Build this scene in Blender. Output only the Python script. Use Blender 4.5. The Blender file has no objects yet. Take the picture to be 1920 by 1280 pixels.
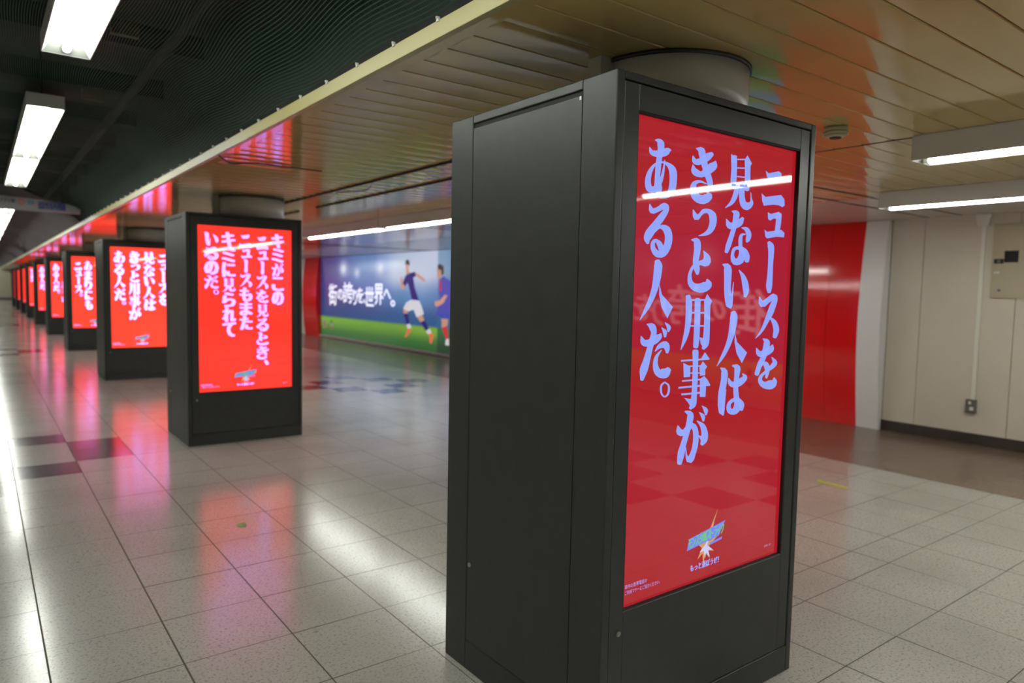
import bpy, math, random
from mathutils import Vector, Matrix
random.seed(7)
scene = bpy.context.scene
COL = scene.collection

# ------------------------------------------------------------------ camera
LENS = 24.77
YAW, PITCH, ROLL, CAM_Z = 0.6471, -0.0725, 0.0200, 1.381
cam_data = bpy.data.cameras.new('camera')
cam = bpy.data.objects.new('camera', cam_data)
COL.objects.link(cam)
F = Vector((math.sin(YAW)*math.cos(PITCH), math.cos(YAW)*math.cos(PITCH), math.sin(PITCH)))
R0 = Vector((math.cos(YAW), -math.sin(YAW), 0))
U0 = R0.cross(F)
CR = R0*math.cos(ROLL) + U0*math.sin(ROLL)
CU = -R0*math.sin(ROLL) + U0*math.cos(ROLL)
cam.matrix_world = Matrix(((CR.x, CU.x, -F.x, 0), (CR.y, CU.y, -F.y, 0), (CR.z, CU.z, -F.z, CAM_Z), (0, 0, 0, 1)))
cam_data.lens = LENS
cam_data.sensor_width = 36
cam_data.clip_end = 200
cam_data.dof.use_dof = True
cam_data.dof.focus_distance = 2.0
cam_data.dof.aperture_fstop = 2.6
scene.camera = cam

# ------------------------------------------------------------------ world, exposure
world = bpy.data.worlds.new('world')
scene.world = world
world.use_nodes = True
world.node_tree.nodes['Background'].inputs['Color'].default_value = (0.75, 0.85, 0.8, 1)
world.node_tree.nodes['Background'].inputs['Strength'].default_value = 0.02
scene.view_settings.view_transform = 'Standard'
scene.view_settings.look = 'None'
scene.view_settings.gamma = 1
scene.view_settings.exposure = 0.0
TUBE = 46.0          # strength of every fluorescent tube
scene.cycles.max_bounces = 10
scene.cycles.diffuse_bounces = 5
scene.cycles.transparent_max_bounces = 16
scene.cycles.use_denoising = True
scene.cycles.sample_clamp_indirect = 6

# ------------------------------------------------------------------ helpers
def srgb(r, g, b):
    f = lambda c: (c/255/12.92 if c/255 <= 0.04045 else ((c/255+0.055)/1.055)**2.4)
    return (f(r), f(g), f(b), 1)

class MB:
    def __init__(s): s.v = []; s.f = []; s.m = []; s.sm = []
    def face(s, pts, m=0, smooth=False):
        n = len(s.v); s.v += [tuple(p) for p in pts]; s.f.append(tuple(range(n, n+len(pts)))); s.m.append(m); s.sm.append(smooth)
    def box(s, x0, x1, y0, y1, z0, z1, m=0):
        n = len(s.v)
        s.v += [(x0,y0,z0),(x1,y0,z0),(x1,y1,z0),(x0,y1,z0),(x0,y0,z1),(x1,y0,z1),(x1,y1,z1),(x0,y1,z1)]
        for q in ((0,3,2,1),(4,5,6,7),(0,1,5,4),(1,2,6,5),(2,3,7,6),(3,0,4,7)):
            s.f.append(tuple(n+i for i in q)); s.m.append(m); s.sm.append(False)
        return s
    def cyl(s, p0, p1, r, m=0, n=24, r2=None, caps=True):
        p0 = Vector(p0); p1 = Vector(p1); d = (p1-p0).normalized()
        a = d.orthogonal().normalized(); b = d.cross(a); r2 = r if r2 is None else r2
        k = len(s.v)
        for p, rr in ((p0, r), (p1, r2)):
            for i in range(n):
                t = 2*math.pi*i/n
                s.v.append(tuple(p + a*rr*math.cos(t) + b*rr*math.sin(t)))
        for i in range(n):
            j = (i+1) % n
            s.f.append((k+i, k+j, k+n+j, k+n+i)); s.m.append(m); s.sm.append(True)
        if caps:
            s.f.append(tuple(k+i for i in range(n))[::-1]); s.m.append(m); s.sm.append(False)
            s.f.append(tuple(k+n+i for i in range(n))); s.m.append(m); s.sm.append(False)
        return s
    def grid(s, fn, nu, nv, m=0, smooth=True):
        k = len(s.v)
        for i in range(nu+1):
            for j in range(nv+1): s.v.append(tuple(fn(i/nu, j/nv)))
        for i in range(nu):
            for j in range(nv):
                a = k+i*(nv+1)+j
                s.f.append((a, a+1, a+nv+2, a+nv+1)); s.m.append(m); s.sm.append(smooth)
        return s
    def mesh(s, name, mats):
        me = bpy.data.meshes.new(name)
        me.from_pydata(s.v, [], s.f)
        for mt in (mats if isinstance(mats, (list, tuple)) else [mats]): me.materials.append(mt)
        for p, mi, sm in zip(me.polygons, s.m, s.sm): p.material_index = mi; p.use_smooth = sm
        me.update()
        return me
    def build(s, name, mats, parent=None):
        return link(name, s.mesh(name, mats), parent)

def link(name, me, parent=None, loc=None):
    o = bpy.data.objects.new(name, me); COL.objects.link(o)
    if parent: o.parent = parent
    if loc: o.location = loc
    return o
def bevel(o, w=0.003, seg=2):
    b = o.modifiers.new('bevel', 'BEVEL'); b.width = w; b.segments = seg; b.limit_method = 'ANGLE'
    return o
def thing(name, label, cat, loc=(0,0,0), group=None):
    o = bpy.data.objects.new(name, None); COL.objects.link(o); o.location = loc
    o.empty_display_size = 0.1
    return tag(o, label, cat, group)
def tag(o, label, cat, group=None):
    o['label'] = label; o['category'] = cat
    if group: o['group'] = group
    return o
def struct(o):
    o['kind'] = 'structure'; return o

def mat(name, col, rough=0.5, metal=0.0, spec=0.5, emit=None, es=0.0, coat=0.0, noise=None, bump=None, coat_rough=0.05):
    m = bpy.data.materials.new(name); m.use_nodes = True
    nt = m.node_tree; b = nt.nodes['Principled BSDF']
    b.inputs['Base Color'].default_value = col
    b.inputs['Roughness'].default_value = rough
    b.inputs['Metallic'].default_value = metal
    b.inputs['Specular IOR Level'].default_value = spec
    b.inputs['Coat Weight'].default_value = coat
    b.inputs['Coat Roughness'].default_value = coat_rough
    if emit:
        b.inputs['Emission Color'].default_value = emit
        b.inputs['Emission Strength'].default_value = es
    if noise or bump:
        tc = nt.nodes.new('ShaderNodeTexCoord')
    if noise:     # (scale, amount) mottles the colour
        n = nt.nodes.new('ShaderNodeTexNoise'); n.inputs['Scale'].default_value = noise[0]; n.inputs['Detail'].default_value = 6
        nt.links.new(tc.outputs['Object'], n.inputs['Vector'])
        r = nt.nodes.new('ShaderNodeMapRange')
        r.inputs['From Min'].default_value = 0.3; r.inputs['From Max'].default_value = 0.7
        r.inputs['To Min'].default_value = 1-noise[1]; r.inputs['To Max'].default_value = 1+noise[1]
        nt.links.new(n.outputs['Fac'], r.inputs['Value'])
        mx = nt.nodes.new('ShaderNodeVectorMath'); mx.operation = 'SCALE'
        mx.inputs[0].default_value = col[:3]
        nt.links.new(r.outputs['Result'], mx.inputs['Scale'])
        nt.links.new(mx.outputs['Vector'], b.inputs['Base Color'])
    if bump:
        n2 = nt.nodes.new('ShaderNodeTexNoise'); n2.inputs['Scale'].default_value = bump[0]; n2.inputs['Detail'].default_value = 3
        nt.links.new(tc.outputs['Object'], n2.inputs['Vector'])
        bp = nt.nodes.new('ShaderNodeBump'); bp.inputs['Strength'].default_value = bump[1]; bp.inputs['Distance'].default_value = 0.002
        nt.links.new(n2.outputs['Fac'], bp.inputs['Height']); nt.links.new(bp.outputs['Normal'], b.inputs['Normal'])
    return m

def terrazzo(name, base, dark, light, rough, amount=0.28):
    m = mat(name, base, rough, spec=0.8)
    nt = m.node_tree; b = nt.nodes['Principled BSDF']
    tc = nt.nodes.new('ShaderNodeTexCoord')
    def chips(scale, lo, hi, col, prev):
        n = nt.nodes.new('ShaderNodeTexNoise'); n.inputs['Scale'].default_value = scale; n.inputs['Detail'].default_value = 2
        nt.links.new(tc.outputs['Object'], n.inputs['Vector'])
        r = nt.nodes.new('ShaderNodeMapRange'); r.inputs['From Min'].default_value = lo; r.inputs['From Max'].default_value = hi
        nt.links.new(n.outputs['Fac'], r.inputs['Value'])
        mx = nt.nodes.new('ShaderNodeMix'); mx.data_type = 'RGBA'
        nt.links.new(r.outputs['Result'], mx.inputs['Factor'])
        if prev is None: mx.inputs['A'].default_value = base
        else: nt.links.new(prev, mx.inputs['A'])
        mx.inputs['B'].default_value = col
        return mx.outputs['Result']
    c = chips(95, 0.53, 0.66, dark, None)
    c = chips(160, 0.56, 0.68, light, c)
    c = chips(38, 0.66, 0.74, dark, c)
    c = chips(1.1, 0.45, 0.95, dark, c)
    nt.links.new(c, b.inputs['Base Color'])
    return m

M = {}
M['tile'] = terrazzo('pale_terrazzo', srgb(190,187,181), srgb(158,155,147), srgb(204,201,195), 0.175)
M['tile_dark'] = terrazzo('dark_terrazzo', srgb(92,84,88), srgb(72,66,70), srgb(110,102,104), 0.155)
M['tile_brown'] = terrazzo('brown_tile', srgb(126,108,94), srgb(108,92,80), srgb(138,120,105), 0.24)
M['grout'] = mat('grout', srgb(84,80,68), 0.8)
M['slat'] = mat('slat_paint', srgb(198,174,112), 0.085, spec=0.8, noise=(2.2, 0.05))
M['slat_gap'] = mat('slat_gap', srgb(30,26,18), 0.8)
M['pale_ceiling'] = mat('pale_ceiling', srgb(214,208,198), 0.2, spec=0.35)
M['trim'] = mat('ivory_trim', srgb(172,164,108), 0.4)
M['slab'] = mat('dark_concrete', srgb(58,58,50), 0.9, noise=(3, 0.35))
M['beam'] = mat('dark_beam', srgb(30,32,30), 0.8, noise=(5, 0.3))
M['pipe'] = mat('void_pipe', srgb(70,72,62), 0.6)
M['yellow'] = mat('yellow_mark', srgb(92,76,24), 0.6)
M['kiosk'] = mat('charcoal_laminate', srgb(40,42,40), 0.4, spec=0.45, noise=(14, 0.16), bump=(180, 0.12))
M['kiosk_gap'] = mat('kiosk_gap', srgb(8,8,8), 0.7)
M['steel'] = mat('steel', srgb(170,170,165), 0.3, metal=1)
M['column'] = mat('grey_column_paint', srgb(222,222,216), 0.3, noise=(6, 0.04))
M['column_ring'] = mat('column_ring', srgb(46,46,44), 0.4)
M['post'] = mat('grey_post_paint', srgb(200,202,188), 0.5)
M['housing'] = mat('fixture_enamel', srgb(226,228,228), 0.35)
M['reflector'] = mat('fixture_reflector', srgb(238,240,232), 0.4)
M['tube'] = mat('tube_light', (1,1,1,1), 0.4, emit=(0.97, 1.0, 0.93, 1), es=TUBE)
M['lamp_end'] = mat('dimmed_end_plate', srgb(112,114,110), 0.5)  # really white enamel; greyed in the colour to tone down the tube's glare
M['holder'] = mat('lamp_holder', srgb(150,150,140), 0.5)
M['wall'] = mat('beige_wall_panel', srgb(222,213,199), 0.3, spec=0.45, noise=(1.4, 0.05))
M['seam'] = mat('wall_seam', srgb(120,112,96), 0.7)
M['endwall'] = mat('end_wall_paint', srgb(200,194,174), 0.5)
M['base'] = mat('dark_baseboard', srgb(58,52,48), 0.45, noise=(20, 0.2))
M['red'] = mat('gloss_red_panel', srgb(232,24,26), 0.12, spec=0.6)
M['white'] = mat('white_surround', srgb(246,244,248), 0.3)
M['rail'] = mat('poster_rail', srgb(190,182,186), 0.35)
M['cabinet'] = mat('cabinet_paint', srgb(192,182,156), 0.4)
M['cab_dark'] = mat('cabinet_window', srgb(34,34,32), 0.25)
M['conduit'] = mat('pvc_white', srgb(236,234,224), 0.45)
M['plate'] = mat('outlet_metal', srgb(120,120,120), 0.35, metal=0.6)
M['paper'] = mat('paper_white', srgb(225,225,220), 0.6)
M['glow_white'] = mat('slogan_glow_white', srgb(232,232,236), 0.2, emit=srgb(232,232,240), es=0.8)  # slogan white, with a glow added to lift it out of the dark
M['black'] = mat('black_plastic', srgb(20,20,20), 0.4)
M['cloth'] = mat('grey_sheet', srgb(78,76,80), 0.85, noise=(1.5, 0.12))
M['sign'] = mat('sign_board', srgb(128,124,126), 0.45)
M['navy'] = mat('sign_navy', srgb(44,46,104), 0.4)
M['signred'] = mat('sign_red', srgb(200,56,56), 0.4)
M['signblue'] = mat('sign_blue', srgb(70,110,130), 0.4)
M['ink'] = mat('sign_ink', srgb(50,48,52), 0.5)
M['tape'] = mat('floor_tape', srgb(196,196,84), 0.5)
M['green_tape'] = mat('green_tape', srgb(126,170,92), 0.5)
M['detector'] = mat('detector_plastic', srgb(196,190,160), 0.45)

# debris net: a sheet of fine threads, open between them
def net_material():
    m = mat('debris_net', srgb(20,64,42), 0.6)
    nt = m.node_tree; b = nt.nodes['Principled BSDF']
    uv = nt.nodes.new('ShaderNodeUVMap'); uv.uv_map = 'UVMap'
    sp = nt.nodes.new('ShaderNodeSeparateXYZ'); nt.links.new(uv.outputs['UV'], sp.inputs['Vector'])
    outs = []
    for ax, wd in (('X', 0.30), ('Y', 0.18)):
        fr = nt.nodes.new('ShaderNodeMath'); fr.operation = 'FRACT'; nt.links.new(sp.outputs[ax], fr.inputs[0])
        lt = nt.nodes.new('ShaderNodeMath'); lt.operation = 'LESS_THAN'; lt.inputs[1].default_value = wd
        nt.links.new(fr.outputs[0], lt.inputs[0]); outs.append(lt.outputs[0])
    mx = nt.nodes.new('ShaderNodeMath'); mx.operation = 'MAXIMUM'
    nt.links.new(outs[0], mx.inputs[0]); nt.links.new(outs[1], mx.inputs[1])
    nt.links.new(mx.outputs[0], b.inputs['Alpha'])
    return m
M['net'] = net_material()

def screen_mats(name, red, txt, s, st):
    a = mat('screen_'+name, (0.03,0.01,0.01,1), 0.03, spec=0.68, emit=red, es=s)
    b = mat('screen_text_'+name, (0.02,0.02,0.02,1), 0.03, spec=0.68, emit=txt, es=st)
    return a, b
SCR = {'near': screen_mats('near', (0.42,0.008,0.018,1), (0.28,0.36,0.92,1), 0.9, 1.0),
       'mid':  screen_mats('mid', (1.0,0.032,0.018,1), (0.42,0.25,1.0,1), 1.4, 2.6),
       'far':  screen_mats('far', (1.0,0.035,0.018,1), (0.48,0.30,1.0,1), 2.1, 4.2),
       'last': screen_mats('last', (0.62,0.01,0.03,1), (0.6,0.3,0.8,1), 1.0, 1.0)}
M['logo_green'] = mat('logo_green', (0.02,0.02,0.02,1), 0.03, emit=srgb(110,190,130), es=1.0)
M['logo_blue'] = mat('logo_blue', (0.02,0.02,0.02,1), 0.03, emit=srgb(110,130,240), es=1.0)
M['logo_gold'] = mat('logo_gold', (0.02,0.02,0.02,1), 0.03, emit=srgb(205,150,90), es=1.0)
M['logo_pale'] = mat('logo_pale', (0.02,0.02,0.02,1), 0.03, emit=srgb(200,200,250), es=1.0)

# ------------------------------------------------------------------ floor
T = 0.4
XL = [1.3586 + T*k for k in range(-11, 12)]           # grout lines along the passage
YL = [2.2814 + T*k for k in range(0, 150)]
down = [1.8656, 1.6656]
while down[-1] > -16: down.append(down[-1]-T)
YL = down[::-1] + YL
J0 = YL.index(2.2814)
ring = [(0,2),(0,-2),(2,0),(-2,0),(1,1),(1,-1),(-1,1),(-1,-1)]
DARK = set()
for rep in range(-2, 6):
    for a, b in ring: DARK.add((10+a, 17+b+25*rep))
    for a, b in ((2,0),(2,1),(1,-1),(1,2),(0,-2),(0,3),(-1,-1),(-1,2),(-2,0),(-2,1)): DARK.add((-1+a, 10+b+25*rep))
def build_floor():
    mb = MB(); g = 0.0022
    for i in range(len(XL)-1):
        for j in range(len(YL)-1):
            ii = i-8; jj = j-J0
            d = (ii, jj) in DARK
            gx = 0.0032 if (i in (7, 8, 9)) else 0.0024
            t = 0.0016
            zz = [-random.random()*t for _ in range(4)]
            mb.face([(XL[i]+gx, YL[j]+g, zz[0]), (XL[i+1]-gx, YL[j]+g, zz[1]), (XL[i+1]-gx, YL[j+1]-g, zz[2]), (XL[i]+gx, YL[j+1]-g, zz[3])], 1 if d else 0)
    y = -16.0
    bx = [5.7586+0.2*k for k in range(0, 10)]
    while y < 62:
        for k in range(9):
            mb.face([(bx[k]+0.001, y+0.001, 0), (bx[k+1]-0.001, y+0.001, 0), (bx[k+1]-0.001, y+0.199, 0), (bx[k]+0.001, y+0.199, 0)], 2)
        y += 0.2
    mb.box(-3.1, 7.8, -16.4, 62.4, -0.05, -0.0025, 3)
    return struct(mb.build('floor', [M['tile'], M['tile_dark'], M['tile_brown'], M['grout']]))
build_floor()

# ------------------------------------------------------------------ walls
ZC = 2.18
WX = 7.55
def wall_right():
    mb = MB()
    def panels(y0, y1):
        ys = [y1] + ([y1-0.317] if y1 < 10 else [])
        while ys[-1]-0.81 > y0+0.1: ys.append(ys[-1]-0.81)
        ys.append(y0)
        for a, b in zip(ys[1:], ys[:-1]): mb.box(WX, WX+0.02, a+0.003, b-0.003, 0.0, ZC, 0)
    panels(-0.42, 3.507)
    mb.box(WX+0.02, WX+0.2, -16.2, 62, 0, ZC+0.3, 1)
    panels(20.0, 62)
    return struct(mb.build('wall_right', [M['wall'], M['seam']]))
wall_right()
mb = MB(); mb.box(WX-0.014, WX+0.001, -0.40, 3.52, 0, 0.105); struct(bevel(mb.build('baseboard_right', M['base']), 0.004))
mb = MB(); mb.box(WX-0.014, WX+0.001, 20.1, 61.9, 0, 0.105); struct(mb.build('baseboard_right', M['base']))
mb = MB(); mb.box(-3.0, WX+0.1, 61.9, 62.1, 0, 3.0); struct(mb.build('wall_end', M['endwall']))
mb = MB(); mb.box(-3.0, WX, 61.87, 61.899, 0, 0.12); struct(mb.build('baseboard_end', M['base']))
mb = MB(); mb.box(-3.2, -3.02, -16.2, 62, 0, 3.05); struct(mb.build('wall_left', M['endwall']))
mb = MB(); mb.box(-3.0, WX+0.1, -16.4, -16.2, 0, 3.05); struct(mb.build('wall_back', M['endwall']))

# ------------------------------------------------------------------ ceilings
EDGE = 1.19
def slat_ceiling():
    mb = MB(); P = 0.156; y = 1.91 - P*115
    x0, x1 = EDGE+0.075, 5.75
    while y < 62:
        a, b = y+0.0035, y+P-0.0035; ym = (a+b)/2; h = 0.0011; n = 8
        pr = [(a, ZC+0.016), (a, ZC+0.003)]
        for k in range(n+1):
            t = k/n; pr.append((a+0.002+(b-a-0.004)*t, ZC-h*4*t*(1-t)))
        pr += [(b, ZC+0.003), (b, ZC+0.016)]
        for seg, smo in ((pr[:3], False), (pr[2:3+n], True), (pr[2+n:], False)):
            base = len(mb.v)
            for (yy, zz) in seg: mb.v += [(x0, yy, zz), (x1, yy, zz)]
            for k in range(len(seg)-1):
                q = base+2*k
                mb.f.append((q, q+2, q+3, q+1)); mb.m.append(0); mb.sm.append(smo)
        y += P
    mb.box(EDGE+0.07, x1, -16.2, 62, ZC+0.0165, ZC+0.05, 1)
    mb.box(EDGE+0.02, EDGE+0.077, -16.2, 62, ZC, ZC+0.02, 0)
    return struct(mb.build('ceiling', [M['slat'], M['slat_gap']]))
slat_ceiling()
mb = MB()
ys = [-16.2]
while ys[-1] < 61: ys.append(ys[-1]+1.25)
ys[-1] = 62
for a, b in zip(ys[:-1], ys[1:]):
    for xa, xb in ((5.752, 6.9), (6.904, WX+0.05)): mb.box(xa, xb, a+0.001, b-0.001, ZC, ZC+0.03)
struct(mb.build('ceiling', M['pale_ceiling']))
# slab over the opened strip of ceiling, with its beams
mb = MB(); mb.box(-3.1, 1.3, -16.3, 62, 2.98, 3.1, 0)
y = -15.0
while y < 62:
    mb.box(-3.0, EDGE+0.04, y, y+0.16, 2.84, 2.979, 1); y += 1.25
mb.box(EDGE+0.02, EDGE+0.08, -16.2, 62, ZC+0.05, 2.98, 1)
struct(mb.build('ceiling', [M['slab'], M['beam']]))
# edge trim of the slatted ceiling
mb = MB(); mb.box(EDGE-0.004, EDGE+0.022, -16.2, 62, ZC-0.004, ZC+0.052)
struct(bevel(mb.build('trim_1', M['trim']), 0.002))
# open slots and rails in the ceiling
n = 2
def slot(x0, x1, y0, y1, z=ZC, h=0.006, m='slat_gap'):
    global n
    b = MB(); b.box(x0, x1, y0, y1, z-h, z+0.004)
    struct(b.build('trim_%d' % n, M[m])); n += 1
for x in (2.36, 2.73):
    for k in range(0, 3): slot(x, x+0.022, 2.45+5*k, 6.95+5*k, h=0.012)
for k in range(0, 4):
    slot(4.2, 7.5, 2.84+5*k, 2.852+5*k, h=0.004); slot(4.2, 7.5, 3.14+5*k, 3.152+5*k, h=0.004)
slot(3.725, 3.737, 1.66, 5.08, h=0.003)

# pipes and cable trays up in the void
for (x, z, r, lab) in ((0.95, 2.80, 0.035, 'thin grey pipe running through the dark ceiling void beside the slats'), (-0.35, 2.78, 0.05, 'thicker grey pipe running through the dark ceiling void')):
    mb = MB(); mb.cyl((x, -15, z), (x, 40, z), r); tag(mb.build('ceiling_pipe', M['pipe']), lab, 'pipe')
for (x, y, lab) in ((0.62, 4.55, 'yellow bracket in the ceiling void beside the nearest lamp'), (0.66, 6.3, 'yellow bracket in the ceiling void beside the second lamp')):
    mb = MB(); mb.box(x, x+0.14, y, y+0.05, 2.76, 2.84); tag(mb.build('ceiling_bracket', M['yellow']), lab, 'bracket')

# ------------------------------------------------------------------ debris net and sheets
def sheet_z(x, y):
    t = max(0.0, min(1.0, (x+0.15)/(EDGE+0.15)))
    c = 2.71 - (2.71-2.252)*(t**2.6)
    t2 = max(0.0, min(1.0, (-0.4-x)/2.4))
    return c - 0.35*t2**1.6
def net():
    nu, nv = 60, 260
    y0, y1 = -3.0, 12.0
    mb = MB(); uvs = {}
    def fn(u, v):
        x = -2.4 + (EDGE-0.002+2.4)*u; y = y0+(y1-y0)*v
        e = max(0.0, 1-u)
        env = min(1, e*6)
        w = 0.020*math.sin(5.2*y+2.1*x)*math.sin(3.1*x+0.7) + 0.012*math.sin(11*x+3.3*y+1.3*math.sin(2.3*y)) + 0.010*math.sin(2.1*y+6*x)
        sag = 0.02*abs(math.sin(math.pi*(y-1.69)/0.3))*max(0, 1-e*9)
        return (x, y, sheet_z(x, y) + w*env - 0.0*sag)
    mb.grid(fn, nu, nv, 0, True)
    me = mb.mesh('debris_net', M['net'])
    uv = me.uv_layers.new(name='UVMap')
    c = 0.0125
    for l in me.loops:
        vx = me.vertices[l.vertex_index].co
        du = 0.012*math.sin(6.1*vx.y+1.7*math.sin(3.1*vx.x))+0.008*math.sin(9.7*vx.x+2.2*vx.y)
        uv.data[l.index].uv = ((vx.x*1.12+du)/c, (vx.y+du)/c)
    o = link('debris_net', me)
    return tag(o, 'dark green debris net hung under the opened ceiling strip', 'net')
net()
def sheet():
    mb = MB()
    def fn(u, v):
        x = -2.4 + (EDGE-0.004+2.4)*u; y = 11.9+(60-11.9)*v
        f = abs(math.sin(math.pi*(y-11.9)/3.2))
        e = min(1, (1-u)*5)
        return (x, y, sheet_z(x, y)-0.02 - 0.06*f*e + 0.02*math.sin(7*x+2.0*y)*e)
    mb.grid(fn, 40, 300, 0, True)
    return tag(mb.build('dust_sheet', M['cloth']), 'dark grey dust sheet sagging under the ceiling beyond the hanging sign', 'sheet')
sheet()
clip = MB(); clip.box(-0.003, 0.003, -0.007, 0.007, 0, 0.012, 0); clip.box(-0.007, 0.005, -0.003, 0.003, 0.008, 0.015, 0)
clip_me = clip.mesh('net_clip', M['paper'])
y = 0.79
while y < 11.6:
    o = link('net_clip', clip_me, None, (EDGE-0.006, y, ZC+0.046))
    tag(o, 'small white clip holding the green net to the ceiling edge', 'clip', 'white clips along the ceiling edge')
    y += 0.3

# ------------------------------------------------------------------ fluorescent fixtures
def fixture_meshes(L, wd, ht, hang):
    h = MB(); t = 0.004
    z1 = ht; x = wd/2
    # outer housing: sides and top, open below
    h.box(-x, -x+t, 0, L, 0, z1); h.box(x-t, x, 0, L, 0, z1); h.box(-x, x, 0, L, z1-t, z1)
    h.box(-x+t, x-t, 0, t, 0, z1-t); h.box(-x+t, x-t, L-t, L, 0, z1-t)
    r = MB()
    zi = z1-t-0.002 if ht < 0.1 else 0.062
    xi = x*0.52
    for s in (-1, 1):
        q = [(s*(x-t-0.0005), t, 0.001), (s*(x-t-0.0005), L-t, 0.001), (s*xi, L-t, zi), (s*xi, t, zi)]
        r.face(q if s < 0 else q[::-1])
    r.face([(-xi, t, zi), (-xi, L-t, zi), (xi, L-t, zi), (xi, t, zi)])
    for yy, y2, s in ((t+0.001, t+0.045, 1), (L-t-0.001, L-t-0.045, -1)):
        r.face([(-x+t, yy, 0.001), (x-t, yy, 0.001), (xi, y2, zi), (-xi, y2, zi)][::s], 1)
    tb = MB(); zt = 0.010 if not hang else 0.022; tb.cyl((0, 0.045, zt), (0, L-0.045, zt), 0.018, n=16)
    hd = [('lamp_holder', MB().box(-0.016, 0.016, yy+0.012, yy+0.036, zt-0.012, zi).mesh('lamp_holder', M['holder'])) for yy in (0.008, L-0.056)]
    out = [('housing', h.mesh('housing', M['housing'])), ('reflector', r.mesh('reflector', [M['reflector'], M['lamp_end']])),
           ('tube', tb.mesh('tube', M['tube']))] + hd
    if hang:
        for yy in (0.35, L-0.35):
            k = MB(); k.cyl((0, yy, z1), (0, yy, hang), 0.006, n=8); out.append(('hanger_rod', k.mesh('hanger_rod', M['beam'])))
    return out
FIX_HANG = fixture_meshes(2.4, 0.21, 0.085, 0.475)
FIX_SURF = fixture_meshes(2.4, 0.20, 0.12, 0)
def fixture(meshes, x, y, z, label, group):
    t = thing('fluorescent_light', label, 'ceiling light', (x, y, z), group)
    for nme, me in meshes: link(nme, me, t)
    return t
GL = 'fluorescent lamps hung in the opened ceiling strip'
LX, LZ = 0.375, 2.50
left_row = [(-5.5, None), (-0.62, 'hung fluorescent lamp before the nearest one'), (1.82, 'nearest hung fluorescent lamp, cut by the top left of the frame'),
            (5.55, 'second hung fluorescent lamp, with grey end plate towards the camera'), (7.98, 'third hung fluorescent lamp, end to end behind the second'),
            (12.6, 'hung fluorescent lamp just behind the hanging sign'), (17.5, 'hung fluorescent lamp, third one behind the hanging sign'), (15.05, 'hung fluorescent lamp, second one behind the hanging sign'),
            (20.1, None), (22.6, None), (27.6, None), (30.1, None), (35.1, None), (37.6, None), (42.6, None), (45.1, None), (50.1, None), (52.6, None), (57.0, None), (59.42, None), (-3.1, None), (-10.5, None)]
for y, lab in left_row:
    fixture(FIX_HANG, LX, y, LZ, lab or ('far hung fluorescent lamp in the opened ceiling strip' if y > 18 else 'hung fluorescent lamp behind the camera'), GL)
GR = 'fluorescent lamps fixed under the slatted ceiling'
row_one = [(-0.75, 'lit fluorescent lamp under the slats right of the nearest kiosk'), (-3.17, None),
           (5.10, 'nearer of the two lit lamps above the football poster'), (7.52, 'farther of the two lit lamps above the football poster'),
           (13.6, None), (16.05, None), (22.1, None), (24.5, None), (32, None), (42, None), (52, None), (-9.0, None), (-11.4, None)]
for y, lab in row_one:
    fixture(FIX_SURF, 3.80, y, ZC-0.12, lab or ('far lit lamp under the slatted ceiling' if y > 10 else 'lamp under the slatted ceiling behind the camera'), GR)
for y, lab in ((0.27, 'lit lamp in front of the beige wall, farther right row'), (5.10, 'added unseen lamp by the poster wall behind the nearest kiosk'), (17.5, None), (30, None), (45, None)):  # the one hidden by the nearest kiosk is added to brighten poster and red panel
    fixture(FIX_SURF, 5.60, y, ZC-0.12, lab or ('far lit lamp by the poster wall' if y > 10 else 'lamp near the beige wall behind the camera'), GR)

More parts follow.
